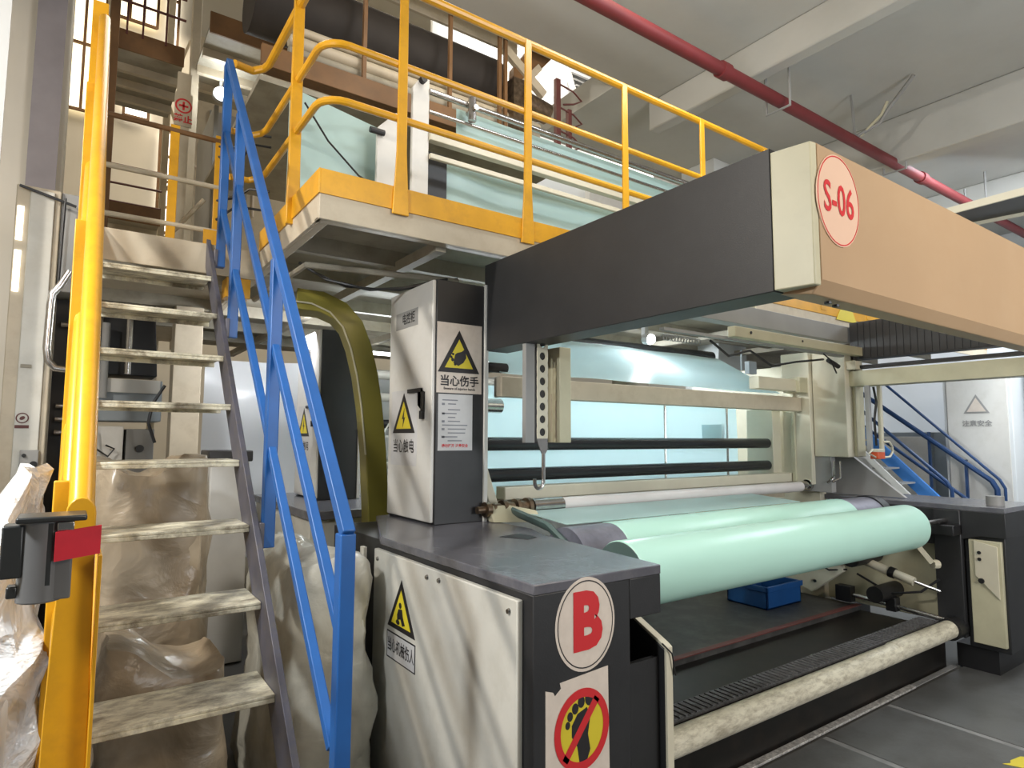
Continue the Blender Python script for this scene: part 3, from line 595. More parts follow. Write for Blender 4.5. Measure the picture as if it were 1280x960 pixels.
part('caption_lettering', P.text(MB(), '当心触电', (-3.32, 1.545), .082, 0, .002, .001, .85), 'sblack', dr)
P = Plane((0, 2.974, 0), (1, 0, 0), (0, 0, 1))
hs = part('hand_sign', P.poly(MB(), rect(1.588, 1.872, 1.842, 2.228), 0, .002), 'swhite', pc)
tri2(P, (1.725, 1.955), .262, .235, HAND, hs, .0021)
part('caption_lettering', P.text(MB(), '当心伤手', (1.73, 1.905), .062, 0, .0032, .0015, 1.0), 'sblack', hs)
part('small_lettering', P.text(MB(), 'Beware of injuring hands', (1.73, 1.866), .020, 0, .0032, .0004, 1.0), 'sblack', hs)
ps = part('notice_sheet', P.poly(MB(), rect(1.600, 1.815, 1.530, 1.835), 0, .0015), 'sgrey', pc)
q = MB()
for k in range(11):
    z = 1.80 - .021 * k - (.01 if k > 1 else 0); a0 = 1.66 if k % 3 else 1.625
    P.poly(q, rect(a0, 1.70 + .09 * random.random(), z, z + .006), .0016, .002)
    if k % 2: P.poly(q, rect(1.622, 1.64, z - .004, z + .008), .0016, .002)
part('print_lines', q, 'sline', ps)
part('print_lines', P.text(MB(), '请勿打开 注意安全', (1.705, 1.555), .020, 0, .002, .0006), 'sred', ps)

p2 = dup(pc, (-.02, 1.84, -.02), 'second charcoal pillar with white door further back beside the olive duct', only=('body', 'edge_strip', 'door'))
c2 = thing('rear_machine_cabinet', (1.7, 4.6, 0), 'olive grey machine cabinet under the second pillar behind the olive duct', 'cabinet')
part('body', MB().box(1.30, 1.95, 4.15, 5.6, 0, 1.06), 'whited', c2, .004); part('worktop', MB().box(1.28, 2.0, 4.10, 5.62, 1.06, 1.116), 'top', c2, .004)

od = thing('olive_duct', (1.6, 3.85, 1.0), 'curved olive flat duct arching from behind the pillar up under the platform', 'duct')
pts = [(1.625, 3.85, .6), (1.625, 3.85, 1.1), (1.60, 3.85, 1.5), (1.565, 3.85, 1.80), (1.53, 3.85, 2.0), (1.485, 3.85, 2.17), (1.43, 3.85, 2.30), (1.35, 3.86, 2.385), (1.24, 3.88, 2.43), (1.1, 3.92, 2.44)]
part('duct_body', MB().tube(pts, .1, 4, flat=(.098, .085), up=(0, 1, 0)), 'olive', od, .006)
part('edge_bead', MB().tube([(x - .074, y - .062, z - .01) for x, y, z in pts[2:]], .006, 6), 'gcream', od)

# ------------------------------------------------------------------ winder machine
wd = thing('film_winder', (3.6, 2.9, 0), 'cream film winding machine with black guide rollers, low black base deck and scuffed front roller', 'machine')
part('side_frame', MB().prism([(5.22, 2.88, .2), (5.22, 4.2, .2), (5.22, 4.2, 2.25), (5.22, 2.90, 2.25)], (.10, 0, 0)), 'cream', wd, .006)
part('column', MB().box(5.14, 5.40, 2.60, 2.88, 1.455, 2.33), 'cream', wd, .006)
part('column_cover', MB().box(5.10, 5.20, 2.885, 3.14, 1.22, 2.34), 'cream', wd, .006)
part('column_cover', MB().box(5.24, 5.38, 2.575, 2.60, 1.46, 2.33), 'gcream', wd, .004)
part('slide_block', MB().box(4.98, 5.10, 3.16, 3.42, 1.22, 1.86), 'cream', wd, .006)
part('bracket_arm', MB().box(4.45, 5.10, 2.93, 3.02, 2.00, 2.10), 'cream', wd, .005)
part('bracket_cap', MB().box(4.98, 5.14, 2.90, 3.05, 1.99, 2.12), 'gcream', wd, .005)
part('gear_panel', MB().box(5.15, 5.22, 2.75, 3.1, 1.16, 1.46), 'grey', wd, .004)
part('side_frame', MB().prism([(1.96, 3.0, .2), (1.96, 4.2, .2), (1.96, 4.2, 2.25), (1.96, 3.60, 2.25), (1.96, 3.0, 1.2)], (.06, 0, 0)), 'cream', wd, .006)
part('cross_beam', MB().box(2.0, 5.1, 2.96, 3.04, 1.835, 1.955), 'beige', wd, .005)
part('channel_beam', MB().box(3.55, 5.30, 2.50, 2.56, 2.275, 2.345), 'gcream', wd, .004)
part('light_bar', MB().box(2.95, 5.1, 2.58, 2.62, 2.265, 2.285), 'grey', wd)
part('back_web_box', MB().box(2.02, 5.2, 4.3, 4.36, 1.1, 1.75), 'white', wd, .004)
for z in (1.562, 1.372):
    r = part('guide_roller', MB().cyl((2.05, 3.22, z), (5.0, 3.22, z), .042, 24), 'blackroll', wd)
    part('journal', MB().cyl((5.0, 3.22, z), (5.12, 3.22, z), .026, 16, .02), 'black', r)
part('top_roller', MB().cyl((2.9, 3.78, 2.36), (4.98, 3.78, 2.38), .05, 20), 'blackroll', wd)
part('short_roller', MB().cyl((2.02, 3.30, 1.80), (2.22, 3.30, 1.80), .045, 20), 'steel', wd)
part('short_roller', MB().cyl((2.0, 3.12, 2.02), (2.14, 3.12, 2.02), .03, 20), 'black', wd)
part('tie_bar', MB().box(2.1, 5.1, 3.06, 3.16, 1.235, 1.31), 'cream', wd, .004)
part('tie_bar', MB().box(2.1, 5.1, 3.14, 3.18, 1.10, 1.24), 'beige', wd, .004)
ws = part('white_roller', MB().cyl((2.42, 2.94, 1.205), (5.0, 2.94, 1.205), .042, 24), 'gloss', wd)
ck = part('chuck', MB().cyl((2.20, 2.94, 1.205), (2.42, 2.94, 1.205), .046, 24), 'steel', wd)
q = MB()
for x, w_, r_ in ((1.83, .05, .02), (1.88, .03, .042), (1.93, .05, .03), (1.99, .03, .046), (2.02, .05, .034), (2.08, .025, .05), (2.11, .06, .036), (2.16, .025, .052)): q.cyl((x, 2.94, 1.205), (x + w_, 2.94, 1.205), r_, 18)
part('chuck_collars', q, 'bronze', ck)
part('chuck', MB().cyl((5.0, 2.94, 1.215), (5.22, 2.94, 1.215), .034, 18).cyl((5.1, 2.94, 1.215), (5.14, 2.94, 1.215), .045, 18), 'steel', wd)
part('bearing_bracket', MB().prism([(1.90, 2.88, 1.14), (2.15, 2.76, 1.14), (2.13, 2.80, 1.20), (2.02, 2.90, 1.225), (1.90, 2.93, 1.225)], (0, .05, 0)), 'gcream', wd, .003)
part('knurl_arm', MB().tube([(2.03, 2.86, 1.19), (2.02, 2.70, 1.17), (2.0, 2.52, 1.15), (2.0, 2.40, 1.09), (2.0, 2.32, .98)], .05, 8, flat=(.018, .04)), 'core', wd)
part('hand_crank', MB().tube([(5.14, 2.72, 1.42), (5.14, 2.72, 1.30), (5.14, 2.78, 1.24)], .010, 6).tube([(5.2, 2.70, 1.42), (5.2, 2.70, 1.28), (5.15, 2.74, 1.25)], .010, 6), 'steel', wd)
part('grey_panel', MB().prism([(5.4, 3.15, 1.14), (5.4, 2.30, 1.14), (5.4, 2.79, 1.53), (5.4, 3.15, 1.53)], (.04, 0, 0)), 'grey', wd, .003)
part('printed_notice', MB().box(4.46, 4.50, 3.3, 3.5, 1.55, 1.72), 'webw', wd)
part('channel_bolts', MB().cyl((4.35, 2.50, 2.315), (4.35, 2.494, 2.315), .008, 8).cyl((3.72, 2.50, 2.315), (3.72, 2.494, 2.315), .010, 8), 'black', wd)
part('air_valve', MB().cyl((4.85, 2.58, 2.22), (5.0, 2.58, 2.18), .018, 10).tube([(4.75, 2.56, 2.26), (4.85, 2.56, 2.22), (4.93, 2.56, 2.12)], .006, 6), 'black', wd)
part('coil_hose', MB().tube([(3.0 + .004 * k, 2.64 + .018 * math.cos(k * .9), 2.235 + .018 * math.sin(k * .9)) for k in range(90)], .004, 5), 'grey', wd)
part('cable', MB().tube([(3.5, 2.66, 2.26), (3.75, 2.7, 2.18), (4.0, 2.7, 2.24), (4.3, 2.72, 2.15), (4.6, 2.7, 2.2), (5.0, 2.7, 2.25)], .009, 6), 'black', wd)
part('hanging_gauge', MB().box(4.40, 4.50, 2.98, 3.02, 2.12, 2.22).tube([(4.3, 2.98, 2.3), (4.3, 2.98, 2.14)], .008, 6), 'greyb', wd)
part('frame_rib', MB().box(5.08, 5.10, 3.02, 3.05, 1.24, 2.0), 'gcream', wd, .003)
for x in (3.9, 4.7): part('support_rod', MB().cyl((x, 3.42, 1.22), (x, 3.42, 1.9), .01, 8), 'steel', wd)

tag(part('film_web', MB().sheet((2.08, 3.50, 1.22), (4.95, 3.50, 1.22), (4.95, 3.50, 1.95), (2.08, 3.50, 1.95), .003, 20, 8, .02), 'webw'), 'upright pale film sheet behind the two black guide rollers', 'film')
tag(part('film_web', MB().sheet((2.08, 3.08, 1.99), (4.98, 3.08, 1.99), (4.98, 3.70, 2.355), (2.08, 3.70, 2.355), .003, 20, 8, .02), 'webw'), 'sloping pale film sheet running up from the beige beam to the topmost black roller', 'film')
tag(part('film_web', MB().sheet((2.10, 2.50, 1.158), (4.25, 2.50, 1.158), (4.25, 2.89, 1.185), (2.10, 2.89, 1.185), .003, 12, 3, .0), 'web'), 'flat strip of teal film between the white roller and the rear film roll', 'film')

lp = thing('work_lamp', (3.79, 3.5, 2.3), 'glaring white work lamp under the gantry in front of the sloping film', 'lamp')
part('lens', MB().cyl((3.79, 3.44, 2.40), (3.79, 3.46, 2.40), .035, 16), 'lamp', lp); part('housing', MB().cyl((3.79, 3.46, 2.40), (3.79, 3.52, 2.41), .045, 16).box(3.77, 3.81, 3.5, 3.54, 2.40, 2.62), 'grey', lp)

def roll(name, label, y, z, r, x0, x1, s0, s1, endm, rc):
    t = thing(name, ((x0 + x1) / 2, y, z - r), label, 'film roll', 'film rolls in the winder')
    part('film', MB().cyl((x0, y, z), (x1, y, z), r, 64), 'film', t, .006)
    part('end_face', MB().cyl((x0 - .004, y, z), (x0, y, z), r * .97, 40), endm, t)
    part('shaft', MB().cyl((s0, y, z), (s1, y, z), rc, 20), 'steel', t)
    return t
r1 = roll('film_roll', 'front roll of glossy mint green film, nearest the viewer', 1.95, 1.022, .144, 1.93, 4.58, 1.84, 5.24, 'core', .018)
part('core_collar', MB().cyl((4.58, 1.95, 1.022), (4.66, 1.95, 1.022), .05, 20), 'black', r1)
r2 = roll('film_roll', 'rear roll of pale green film, behind the front roll', 2.42, 1.0, .165, 2.32, 4.62, 1.88, 5.24, 'drum', .03)
part('drum', MB().cyl((2.02, 2.42, 1.0), (2.32, 2.42, 1.0), .16, 40), 'drum', r2); part('drum', MB().cyl((4.62, 2.42, 1.0), (5.0, 2.42, 1.0), .16, 40), 'drum', r2)
part('drum_band', MB().cyl((5.0, 2.42, 1.0), (5.1, 2.42, 1.0), .17, 40), 'black', r2)

# right side frame of the winder
rf = thing('right_side_frame', (5.5, 2.3, 0), 'charcoal right side frame of the winder with cream inner panel', 'machine frame')
part('upright', MB().box(5.24, 5.80, 1.62, 1.86, .16, 1.10), 'dark', rf, .005)
part('upright', MB().box(5.18, 5.26, 1.86, 2.03, .22, 1.10), 'dark', rf, .005)
part('head_block', MB().prism([(5.20, 1.60, .93), (5.20, 1.60, 1.10), (5.20, 2.6, 1.10), (5.20, 2.6, .88), (5.20, 2.05, .84), (5.20, 1.75, .93)], (.62, 0, 0)), 'dark', rf, .004)
part('worktop', MB().prism([(5.20, 1.60, 1.10), (5.86, 1.60, 1.10), (5.86, 3.3, 1.10), (5.40, 3.3, 1.10), (5.20, 2.6, 1.10)], (0, 0, .036)), 'top', rf, .004)
part('inner_panel', MB().box(5.205, 5.24, 1.635, 1.825, .20, .905), 'gcream', rf, .004)
part('cover_plate', MB().prism([(5.196, 1.655, .52), (5.196, 1.79, .66), (5.196, 1.79, .90), (5.196, 1.655, .87)], (.01, 0, 0)), 'cream', rf, .002)
part('button', MB().cyl((5.19, 1.76, .82), (5.20, 1.76, .82), .012, 10).cyl((5.19, 1.76, .775), (5.20, 1.76, .775), .012, 10).cyl((5.185, 1.755, .63), (5.205, 1.755, .63), .018, 10), 'black', rf)
part('foot', MB().box(5.26, 5.8, 1.7, 1.95, 0, .16), 'black', rf); part('foot', MB().box(5.26, 5.8, 2.8, 3.2, 0, .2), 'black', rf)
part('rear_panel', MB().box(5.28, 5.32, 2.03, 3.3, .28, .95), 'gcream', rf, .01)
q = MB()
for y, z in ((2.80, .86), (3.0, .84), (2.95, .60), (3.12, .52), (2.85, .45), (2.72, .62)): q.cyl((5.02, y, z), (5.012, y, z), .012, 10)
part('arm_bolts', q, 'black', rf)
part('swing_arm', MB().prism([(5.02, 2.70, .95), (5.02, 3.12, .90), (5.02, 3.25, .45), (5.02, 2.88, .36), (5.02, 2.62, .56)], (.05, 0, 0)), 'cream', rf, .006)
part('pivot', MB().cyl((4.9, 2.5, .70), (5.28, 2.5, .70), .07, 20).cyl((4.94, 2.35, .45), (5.28, 2.35, .45), .06, 20), 'black', rf)
part('air_cylinder', MB().cyl((5.12, 2.52, .66), (5.12, 2.15, .56), .032, 16), 'cream', rf)
part('cylinder_rod', MB().cyl((5.12, 2.15, .56), (5.12, 1.98, .52), .012, 10), 'steel', rf)
part('cylinder_band', MB().cyl((5.12, 2.32, .605), (5.12, 2.28, .595), .040, 16), 'black', rf)
part('push_rod', MB().cyl((5.12, 2.62, .38), (5.12, 1.93, .33), .018, 12), 'steel', rf)
part('rod_clamp', MB().box(5.08, 5.16, 2.27, 2.34, .32, .42), 'black', rf, .004); part('rod_clamp', MB().box(5.08, 5.16, 2.60, 2.72, .32, .44), 'black', rf, .004)
part('hand_lever', MB().bar((4.95, 2.05, .86), (4.98, 1.97, .74), .03, .03).cyl((4.98, 1.97, .73), (5.02, 1.95, .73), .03, 10), 'cream', rf)
part('air_hose', MB().tube([(5.0, 2.95, .85), (4.98, 2.85, .62), (5.0, 2.72, .56), (5.05, 2.60, .58)], .007, 6).tube([(5.1, 2.55, .55), (5.08, 2.3, .45), (5.1, 2.1, .50), (5.16, 2.0, .60)], .009, 6), 'black', rf)
part('shaft_holder', MB().box(5.06, 5.24, 1.86, 2.06, .93, 1.0), 'black', rf, .005); part('shaft_holder', MB().box(5.1, 5.24, 2.34, 2.5, .9, 1.10), 'black', rf, .005)
part('name_tag', MB().box(5.185, 5.19, 2.12, 2.26, .98, 1.02), 'cream', rf)
part('lifting_lug', MB().cyl((5.42, 1.72, 1.136), (5.42, 1.72, 1.20), .055, 20), 'grey', rf)

# base deck with front roller
bd = wd
part('riser', MB().box(1.87, 5.16, 1.985, 2.0, 0, .30), 'pit', bd)
part('deck_sheet', MB().box(1.87, 5.16, 2.14, 2.57, .05, .26), 'pit', bd)
part('front_sill', MB().box(1.87, 5.16, 2.0, 2.14, 0, .305), 'pit', bd)
strip = part('rubber_strip', MB().box(1.90, 5.12, 2.0, 2.135, .305, .315), 'rib', bd)
for k in range(80):
    part('rib', MB().box(1.92 + .04 * k, 1.94 + .04 * k, 2.01, 2.125, .315, .321), 'rib', strip)
part('rear_sheet', MB().box(1.87, 5.16, 2.57, 3.9, 0, .298), 'rear', bd, .004)
part('ledge_strip', MB().box(1.87, 5.16, 2.555, 2.60, .298, .306), 'rust', bd, .002)
part('pocket', MB().cyl((3.25, 3.05, .298), (3.25, 3.05, .304), .05, 20), 'black', bd)
fr_ = wd
part('front_roller', MB().cyl((1.87, 1.925, .278), (4.25, 1.925, .278), .058, 28), 'worn', fr_)
part('front_roller', MB().cyl((4.25, 1.925, .282), (5.08, 1.925, .282), .060, 28), 'worn', fr_, .006)
part('end_bearing', MB().cyl((5.08, 1.925, .28), (5.22, 1.925, .28), .075, 20), 'black', fr_)
part('tie_wire', MB().tube([(2.05, 1.86, .40), (2.05, 1.855, .30), (2.06, 1.86, .24)], .004, 5), 'black', fr_)
tag(part('metal_edge', MB().box(1.85, 4.55, 1.93, 1.972, 0, .012), 'alu', None, .002), 'scratched metal edge strip on the floor in front of the winder base', 'edge strip')
tag(part('metal_edge', MB().box(4.55, 5.2, 1.935, 1.972, 0, .006), 'joint', None, .001), 'dull grey continuation of the floor edge strip towards the right frame', 'edge strip')
ym = tag(part('floor_marking', MB().prism([(3.86, 1.26, .001), (3.90, 1.24, .001), (3.93, 1.25, .001), (4.02, 1.235, .001), (4.08, 1.17, .001), (4.0, 1.12, .001), (3.9, 1.18, .001)], (0, 0, .002)), 'syellow'), 'worn yellow paint mark on the floor at the lower right', 'floor marking')

bc = thing('plastic_crate', (4.63, 3.06, .30), 'small blue plastic crate under the film rolls', 'crate')
a0, a1, b0, b1 = 4.40, 4.86, 2.88, 3.24; zb, zt = .30, .47
q = MB().box(a0, a1, b0, b1, zb, zb + .015).box(a0, a1, b0, b0 + .015, zb, zt).box(a0, a1, b1 - .015, b1, zb, zt).box(a0, a0 + .015, b0, b1, zb, zt).box(a1 - .015, a1, b0, b1, zb, zt)
part('tub', q, 'crate', bc, .004); part('rim', MB().box(a0 - .012, a1 + .012, b0 - .012, b0, zt - .04, zt).box(a0 - .012, a0, b0 - .012, b1 + .012, zt - .04, zt), 'crate', bc, .003)

# pendant
pd = thing('control_pendant', (5.28, 2.45, 1.44), 'hanging grey pendant rods with orange red button box and white loop', 'pendant')
part('rod', MB().box(5.18, 5.215, 2.44, 2.475, 1.50, 2.03), 'grey', pd, .003); part('rod', MB().box(5.33, 5.36, 2.42, 2.45, 1.50, 2.03), 'cream', pd, .003)
part('cable', MB().tube([(5.26, 2.44, 2.02), (5.30, 2.44, 1.9), (5.25, 2.44, 1.75), (5.27, 2.44, 1.55)], .009, 6), 'black', pd)
part('button_box', MB().box(5.20, 5.32, 2.40, 2.46, 1.445, 1.50), 'orange', pd, .004); part('collar', MB().box(5.20, 5.32, 2.40, 2.46, 1.50, 1.525), 'cream', pd, .003)
part('loop', MB().tube([(5.34, 2.42, 1.58), (5.44, 2.42, 1.58), (5.49, 2.42, 1.54), (5.49, 2.42, 1.50), (5.44, 2.42, 1.46), (5.30, 2.42, 1.455)], .009, 8), 'cream', pd)
part('loop', MB().tube([(5.16, 2.42, 1.52), (5.10, 2.42, 1.49), (5.2, 2.42, 1.46)], .008, 8), 'cream', pd)

# ------------------------------------------------------------------ right background
bs = thing('blue_stairs', (8, 3.2, 0), 'blue framed stair with tubular railings beyond the right side frame', 'staircase')
part('stringer', MB().prism([(8.4, 4.5, 2.0), (8.4, 4.5, 2.22), (8.4, 2.9, .62), (8.4, 2.9, .40)], (.04, 0, 0)), 'blue2', bs)
part('stringer', MB().prism([(8.0, 4.5, 2.03), (8.0, 4.5, 2.12), (8.0, 3.0, .60), (8.0, 3.0, .50)], (.03, 0, 0)), 'white', bs)
for k in range(9): part('tread', MB().box(8.03, 8.4, 2.95 + .17 * k, 3.10 + .17 * k, .56 + .17 * k, .58 + .17 * k), 'grey', bs)
for x, y1, z1, y0, z0, r_ in ((9.2, 4.75, 2.50, 2.94, 1.10, .032), (9.2, 4.25, 2.50, 2.86, 1.12, .018), (9.05, 4.70, 2.05, 3.0, .75, .024), (8.6, 4.6, 2.40, 3.2, 1.10, .022), (8.6, 4.6, 2.05, 3.2, .78, .018)):
    part('rail', MB().tube([(x, y1, z1), (x, y0, z0), (x, y0 - .05, z0 - .1), (x, y0 - .05, z0 - .45)], r_, 8), 'navy', bs)
for y, z in ((4.2, 2.35), (3.6, 1.7), (3.2, 1.35)): part('post', MB().box(9.185, 9.215, y - .015, y + .015, z - 1.0, z), 'navy', bs)
def wcab(name, label, x0, x1, y0, y1, z1, m='wallw', sign=True):
    t = thing(name, ((x0 + x1) / 2, (y0 + y1) / 2, 0), label, 'cabinet')
    part('body', MB().box(x0, x1, y0, y1, 0, z1), m, t, .01)
    part('door', MB().box(x0 - .015, x0, y0 + .04, y1 - .04, .1, z1 - .06), 'white', t, .006)
    if sign:
        P = Plane((x0 - .016, 0, 0), (0, -1, 0), (0, 0, 1)); c = (-(y0 + y1) / 2, 1.93)
        part('warning_triangle', P.poly(P.poly(MB(), [(c[0] - .14, c[1]), (c[0] + .14, c[1]), (c[0], c[1] + .24)], 0, .002), inset_tri(c, .28, .24, .2), .002, .004), 'grey', t)
        part('yellow_field', P.poly(MB(), inset_tri(c, .28, .24, .74), .0045, .006), 'swhite', t)
        part('caption_lettering', P.text(MB(), '注意安全', (c[0], 1.80), .08, 0, .005, .002), 'grey', t)
    return t
wcab('electrical_cabinet', 'white electrical cabinet with faint warning triangle in the right background', 9.3, 9.9, 2.72, 3.45, 2.45)
wcab('electrical_cabinet', 'white electrical cabinet with grey door at the far right edge of the photo', 9.6, 10.2, 1.7, 2.62, 2.6, sign=False)
wcab('electrical_cabinet', 'pale grey low cabinet behind the blue stair railings', 9.6, 10.1, 3.7, 5.2, 1.7, 'greyb', False)
tag(part('plastic_curtain', MB().sheet((10.4, 7.0, .1), (11.6, .4, .1), (11.6, .4, 3.2), (10.4, 7.0, 3.2), .004, 30, 10, .25), K['curtain']), 'pale translucent plastic curtain hanging behind the blue stair', 'curtain')
tag(part('plastic_curtain', MB().sheet((.95, 6.2, .5), (1.85, 6.1, .5), (1.85, 6.1, 2.3), (.95, 6.2, 2.3), .004, 16, 10, .2), K['curtain']), 'white plastic film hanging behind the stair posts, right of the beige column', 'curtain')
q = thing('rear_film_line', (4, 7.4, 0), 'white framed film line standing far behind the winder', 'machine')
part('frame_panel', MB().box(2.2, 8.5, 7.4, 7.5, 0, 2.45), 'wallw', q)
for z in (1.3, 1.75, 2.05, 2.3): part('roller_bar', MB().cyl((1.9, 6.6, z), (8, 6.6, z), .05, 12), 'white' if z != 1.75 else 'black', q)
part('upright', MB().box(2.2, 2.32, 6.5, 6.7, 0, 2.5).box(6.5, 6.7, 6.4, 6.7, 0, 2.5), 'cream', q, .005)
part('tube_light', MB().cyl((2.4, 6.3, 2.5), (4.4, 6.3, 2.5), .02, 8), 'tube', q)
sl = thing('wire_rack', (2.0, 5.3, 0), 'slim white wire rack seen between the second pillar and the olive duct', 'rack')
for z in (.9, 1.15, 1.35, 1.6): part('shelf', MB().box(2.15, 2.7, 5.6, 6.1, z, z + .015), 'white', sl)
for x in (2.15, 2.69): part('post', MB().box(x, x + .015, 5.6, 5.615, 0, 2.2), 'white', sl)
part('brace', MB().bar((2.15, 5.59, 1.2), (2.65, 5.59, 2.0), .01, .012), 'white', sl)

# ------------------------------------------------------------------ left background
mp_ = thing('machine_side_cabinet', (-.17, 4.7, 0), 'tall grey beige machine cabinet with small round sign at the left edge', 'cabinet')
part('body', MB().box(-.335, -.125, 4.5, 5.1, 0, 3.05), 'beige', mp_, .006)
part('upper_body', MB().box(-.125, .0, 4.52, 5.1, 2.45, 3.05), 'grey', mp_, .006)
part('nameplate', MB().box(-.26, -.21, 4.478, 4.485, 1.985, 2.005), 'under', mp_)
part('valve_panel', MB().box(-.235, -.15, 4.46, 4.485, 1.38, 1.52), 'grey', mp_, .003)
part('valve_knob', MB().cyl((-.17, 4.45, 1.44), (-.17, 4.46, 1.44), .018, 12), 'black', mp_)
part('valve_knob', MB().cyl((-.215, 4.45, 1.49), (-.215, 4.46, 1.49), .010, 12), 'black', mp_)
part('door', MB().box(-.27, -.155, 4.485, 4.5, .1, 3.03), 'whited', mp_, .004)
part('slot_window', MB().box(-.325, -.295, 4.49, 4.5, 2.72, 2.92).box(-.325, -.295, 4.49, 4.5, 2.42, 2.66), 'windoww', mp_)
P = Plane((-.235, 4.484, 1.70), (1, 0, 0), (0, 0, 1)); q = MB(); P.ring(q, (0, 0), .024, .030, 0, .002, 24); P.poly(q, ellipse((0, 0), .014, .01, 10, .6), 0, .002); P.poly(q, rect(-.032, .032, -.058, -.040), 0, .002)
part('round_sign', q, 'rust', mp_)
part('conduit', MB().tube([(-.06, 4.44, 2.56), (-.10, 4.44, 2.47), (-.135, 4.44, 2.42), (-.140, 4.44, 2.36), (-.145, 4.44, 2.10), (-.135, 4.44, 2.03), (-.10, 4.44, 1.99), (.04, 4.44, 1.975)], .021, 12), 'steel', mp_)
part('thin_conduit', MB().tube([(-.105, 4.46, 3.0), (-.112, 4.46, 2.5)], .007, 8), 'black', mp_)
part('cable', MB().tube([(-.32, 4.46, 3.03), (-.2, 4.46, 3.0), (-.05, 4.46, 2.96)], .008, 6), 'black', mp_)
q = thing('stack_frame', (.0, 5.2, 0), 'dark machine frame with bright gaps between grey cabinet and yellow stair rail', 'machine')
part('frame', MB().box(-.12, .05, 4.72, 4.80, 0, 2.44), 'black', q); 
for z in (1.62, 1.70, 1.78, 2.28): part('roller', MB().cyl((-.09, 4.69, z), (.0, 4.69, z), .018, 10), 'steel', q)
tag(part('curtain_panel', MB().box(-.36, -.19, 5.40, 5.42, 3.2, 8), mat('violet_grey_strip', (.27, .25, .27), .6)), 'grey violet strip curtain on the pale wall pier', 'curtain')
tag(part('curtain_panel', MB().box(-.62, -.40, 4.3, 4.32, .0, 6), K['wallw']), 'pale greenish sheet at the far left edge', 'curtain')

pm = thing('printing_unit', (.35, 6.3, 0), 'grey blue processing unit with dark hopper seen between the stair treads', 'machine')
part('hopper', MB().prism([(.12, 6.0, 2.1), (.56, 6.0, 2.1), (.52, 6.0, 2.75), (.18, 6.0, 2.75)], (0, .4, 0)), 'dark', pm, .005)
part('pipe', MB().cyl((.34, 5.9, 2.1), (.34, 5.9, 2.6), .025, 12), 'steel', pm); part('pipe', MB().cyl((.18, 5.9, 1.9), (.18, 5.9, 2.5), .03, 12), 'grey', pm)
part('head_cover', MB().box(.08, .60, 5.95, 6.4, 1.72, 2.06), 'greyb', pm, .01); part('cover_plate', MB().box(.1, .58, 5.92, 5.95, 1.95, 2.06), 'white', pm, .004)
part('cabinet_body', MB().box(.08, .34, 5.95, 6.5, 0, 1.68), 'white', pm, .006); part('cabinet_body', MB().box(.36, .56, 5.98, 6.5, 0, 1.66), 'grey', pm, .006)
part('cable', MB().tube([(.58, 5.6, 2.0), (.50, 5.6, 1.85), (.48, 5.6, 1.70), (.53, 5.6, 1.55)], .012, 6), 'black', pm)
part('cable', MB().tube([(.14, 5.9, 1.66), (.16, 5.9, 1.5), (.24, 5.9, 1.44), (.28, 5.9, 1.5), (.22, 5.9, 1.53)], .008, 6), 'black', pm)
part('gauge', MB().cyl((.46, 5.95, 1.5), (.46, 5.98, 1.5), .03, 14), 'black', pm)
bxx = tag(part('carton', MB().box(.82, 1.08, 4.9, 5.2, 0, 1.42), 'goodsw', None, .006), 'white box with dark lid standing below the hanging white film', 'box')
part('lid', MB().box(.80, 1.10, 4.88, 5.22, 1.42, 1.50), 'dark', bxx, .01)
dk = tag(part('tarpaulin_heap', MB().box(-.75, -.25, 3.2, 3.6, 0, 1.42), 'black', None, .05), 'black covered stack at the left edge behind the wrapped pallet', 'tarpaulin')

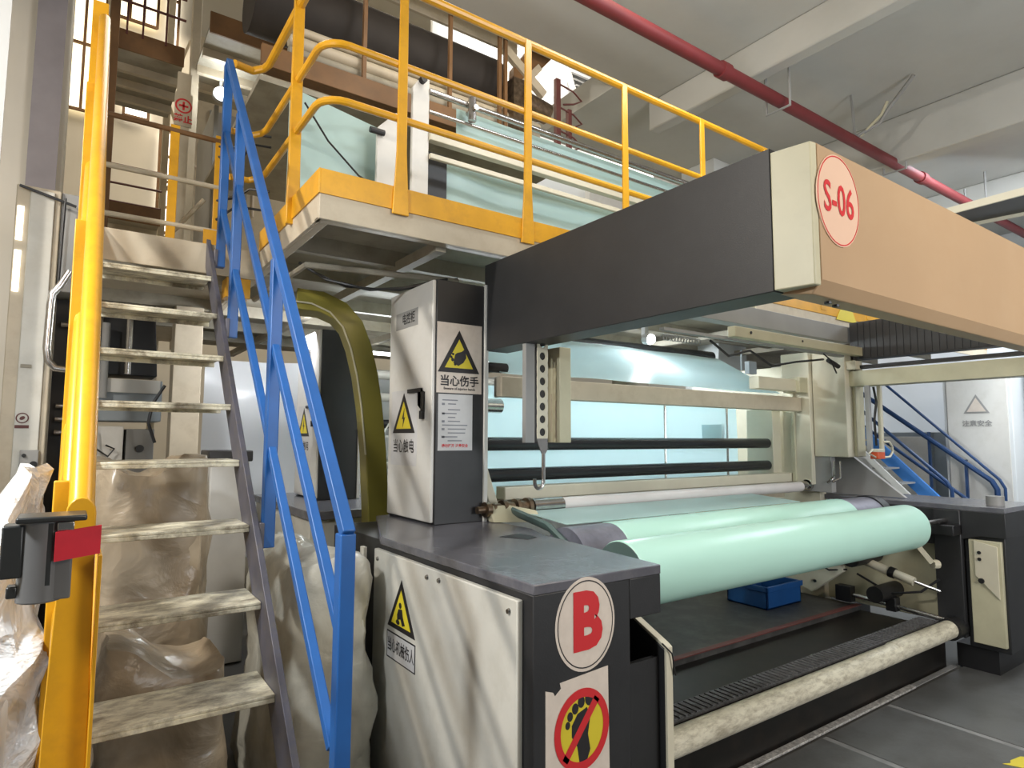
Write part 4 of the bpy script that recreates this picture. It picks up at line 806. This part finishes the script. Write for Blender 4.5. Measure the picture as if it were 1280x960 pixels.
# ------------------------------------------------------------------ plastic wrapped piles
def pile(name, label, x0, x1, y0, y1, hf, m, inner=None, amp=.05, n=40, seed=0.):
    """wrapped heap: side skirt and top in one crumpled closed skin"""
    v = []; f = []; rings = 26
    cx_, cy_ = (x0 + x1) / 2, (y0 + y1) / 2; ax, ay = (x1 - x0) / 2, (y1 - y0) / 2
    for j in range(rings + 1):
        u = j / rings
        for i in range(n * 2):
            t = 2 * math.pi * i / (n * 2); c, s_ = math.cos(t), math.sin(t)
            e = .35; px = math.copysign(abs(c) ** e, c); py = math.copysign(abs(s_) ** e, s_)
            if u < .72: k = 1 - .10 * (u / .72) ; h = u / .72
            else: k = .90 * (1 - ((u - .72) / .28)) ** .8; h = 1
            x, y = cx_ + ax * px * k, cy_ + ay * py * k
            z = hf(x, y) * h
            nn = noise.noise_vector(Vector((x * 4 + seed, y * 4, z * 4))) + .5 * noise.noise_vector(Vector((x * 11 + seed, y * 11, z * 11)))
            w = amp if j > 0 else 0
            v.append((x + nn[0] * w, y + nn[1] * w, max(0.002, z + nn[2] * w)))
    for j in range(rings):
        for i in range(n * 2):
            k = n * 2; f.append((j * k + i, j * k + (i + 1) % k, (j + 1) * k + (i + 1) % k, (j + 1) * k + i))
    mb = MB().add(v, f)
    t = thing(name, (cx_, cy_, 0), label, 'wrapped goods')
    part('plastic_wrap', mb, m, t)
    if inner: part('goods', MB().box(x0 + .07, x1 - .07, y0 + .07, y1 - .07, 0.01, min(hf(cx_, cy_), hf(x0, y0)) * .88), inner, t, .01)
    return t
pile('wrapped_pallet', 'pallet heap under crumpled clear plastic left of the yellow newel', -1.1, -.015, 1.75, 2.9, lambda x, y: 1.20 + .34 * max(0, min(1, (x + .22) / .14)) + .04 * math.sin(x * 13), 'wrap', 'curt', .07, 60)
pile('wrapped_pallet', 'tan plastic wrapped goods behind the lower stair treads', .06, .60, 3.25, 4.4, lambda x, y: 1.44 + .05 * math.sin(x * 15), 'wrapb', 'goods', .045, 40, 3.)
pile('wrapped_pallet', 'brown wrapped cartons low behind the bottom stair treads', .10, .56, 2.55, 3.15, lambda x, y: .78 + .08 * math.sin(x * 11), 'wrapb', 'box', .04, 36, 9.)
pile('wrapped_sack', 'milky plastic bag of goods between the blue rails and the white side panel', .74, 1.14, 2.55, 3.6, lambda x, y: 1.02 + .14 * math.sin((x - .7) * 7) - .06 * y / 3, 'wrapl', 'goodsw', .045, 40, 5.)
tag(part('post_board', MB().prism([(1.16, 2.86, 0), (1.16, 2.95, 0), (1.16, 2.92, 1.08), (1.16, 2.88, 1.08)], (.02, 0, 0)), 'whited', None, .003), 'narrow white upright board at the back edge of the side panel', 'board')
area('pile_lamp_light', (-1.3, 1.15, 2.9), (-.3, 2.1, .8), .3, .3, 75, (.95, .98, 1))  # added fill to whiten the wrapped heap, no fixture there
for o in S.objects:
    if '_loc' in o: del o['_loc']
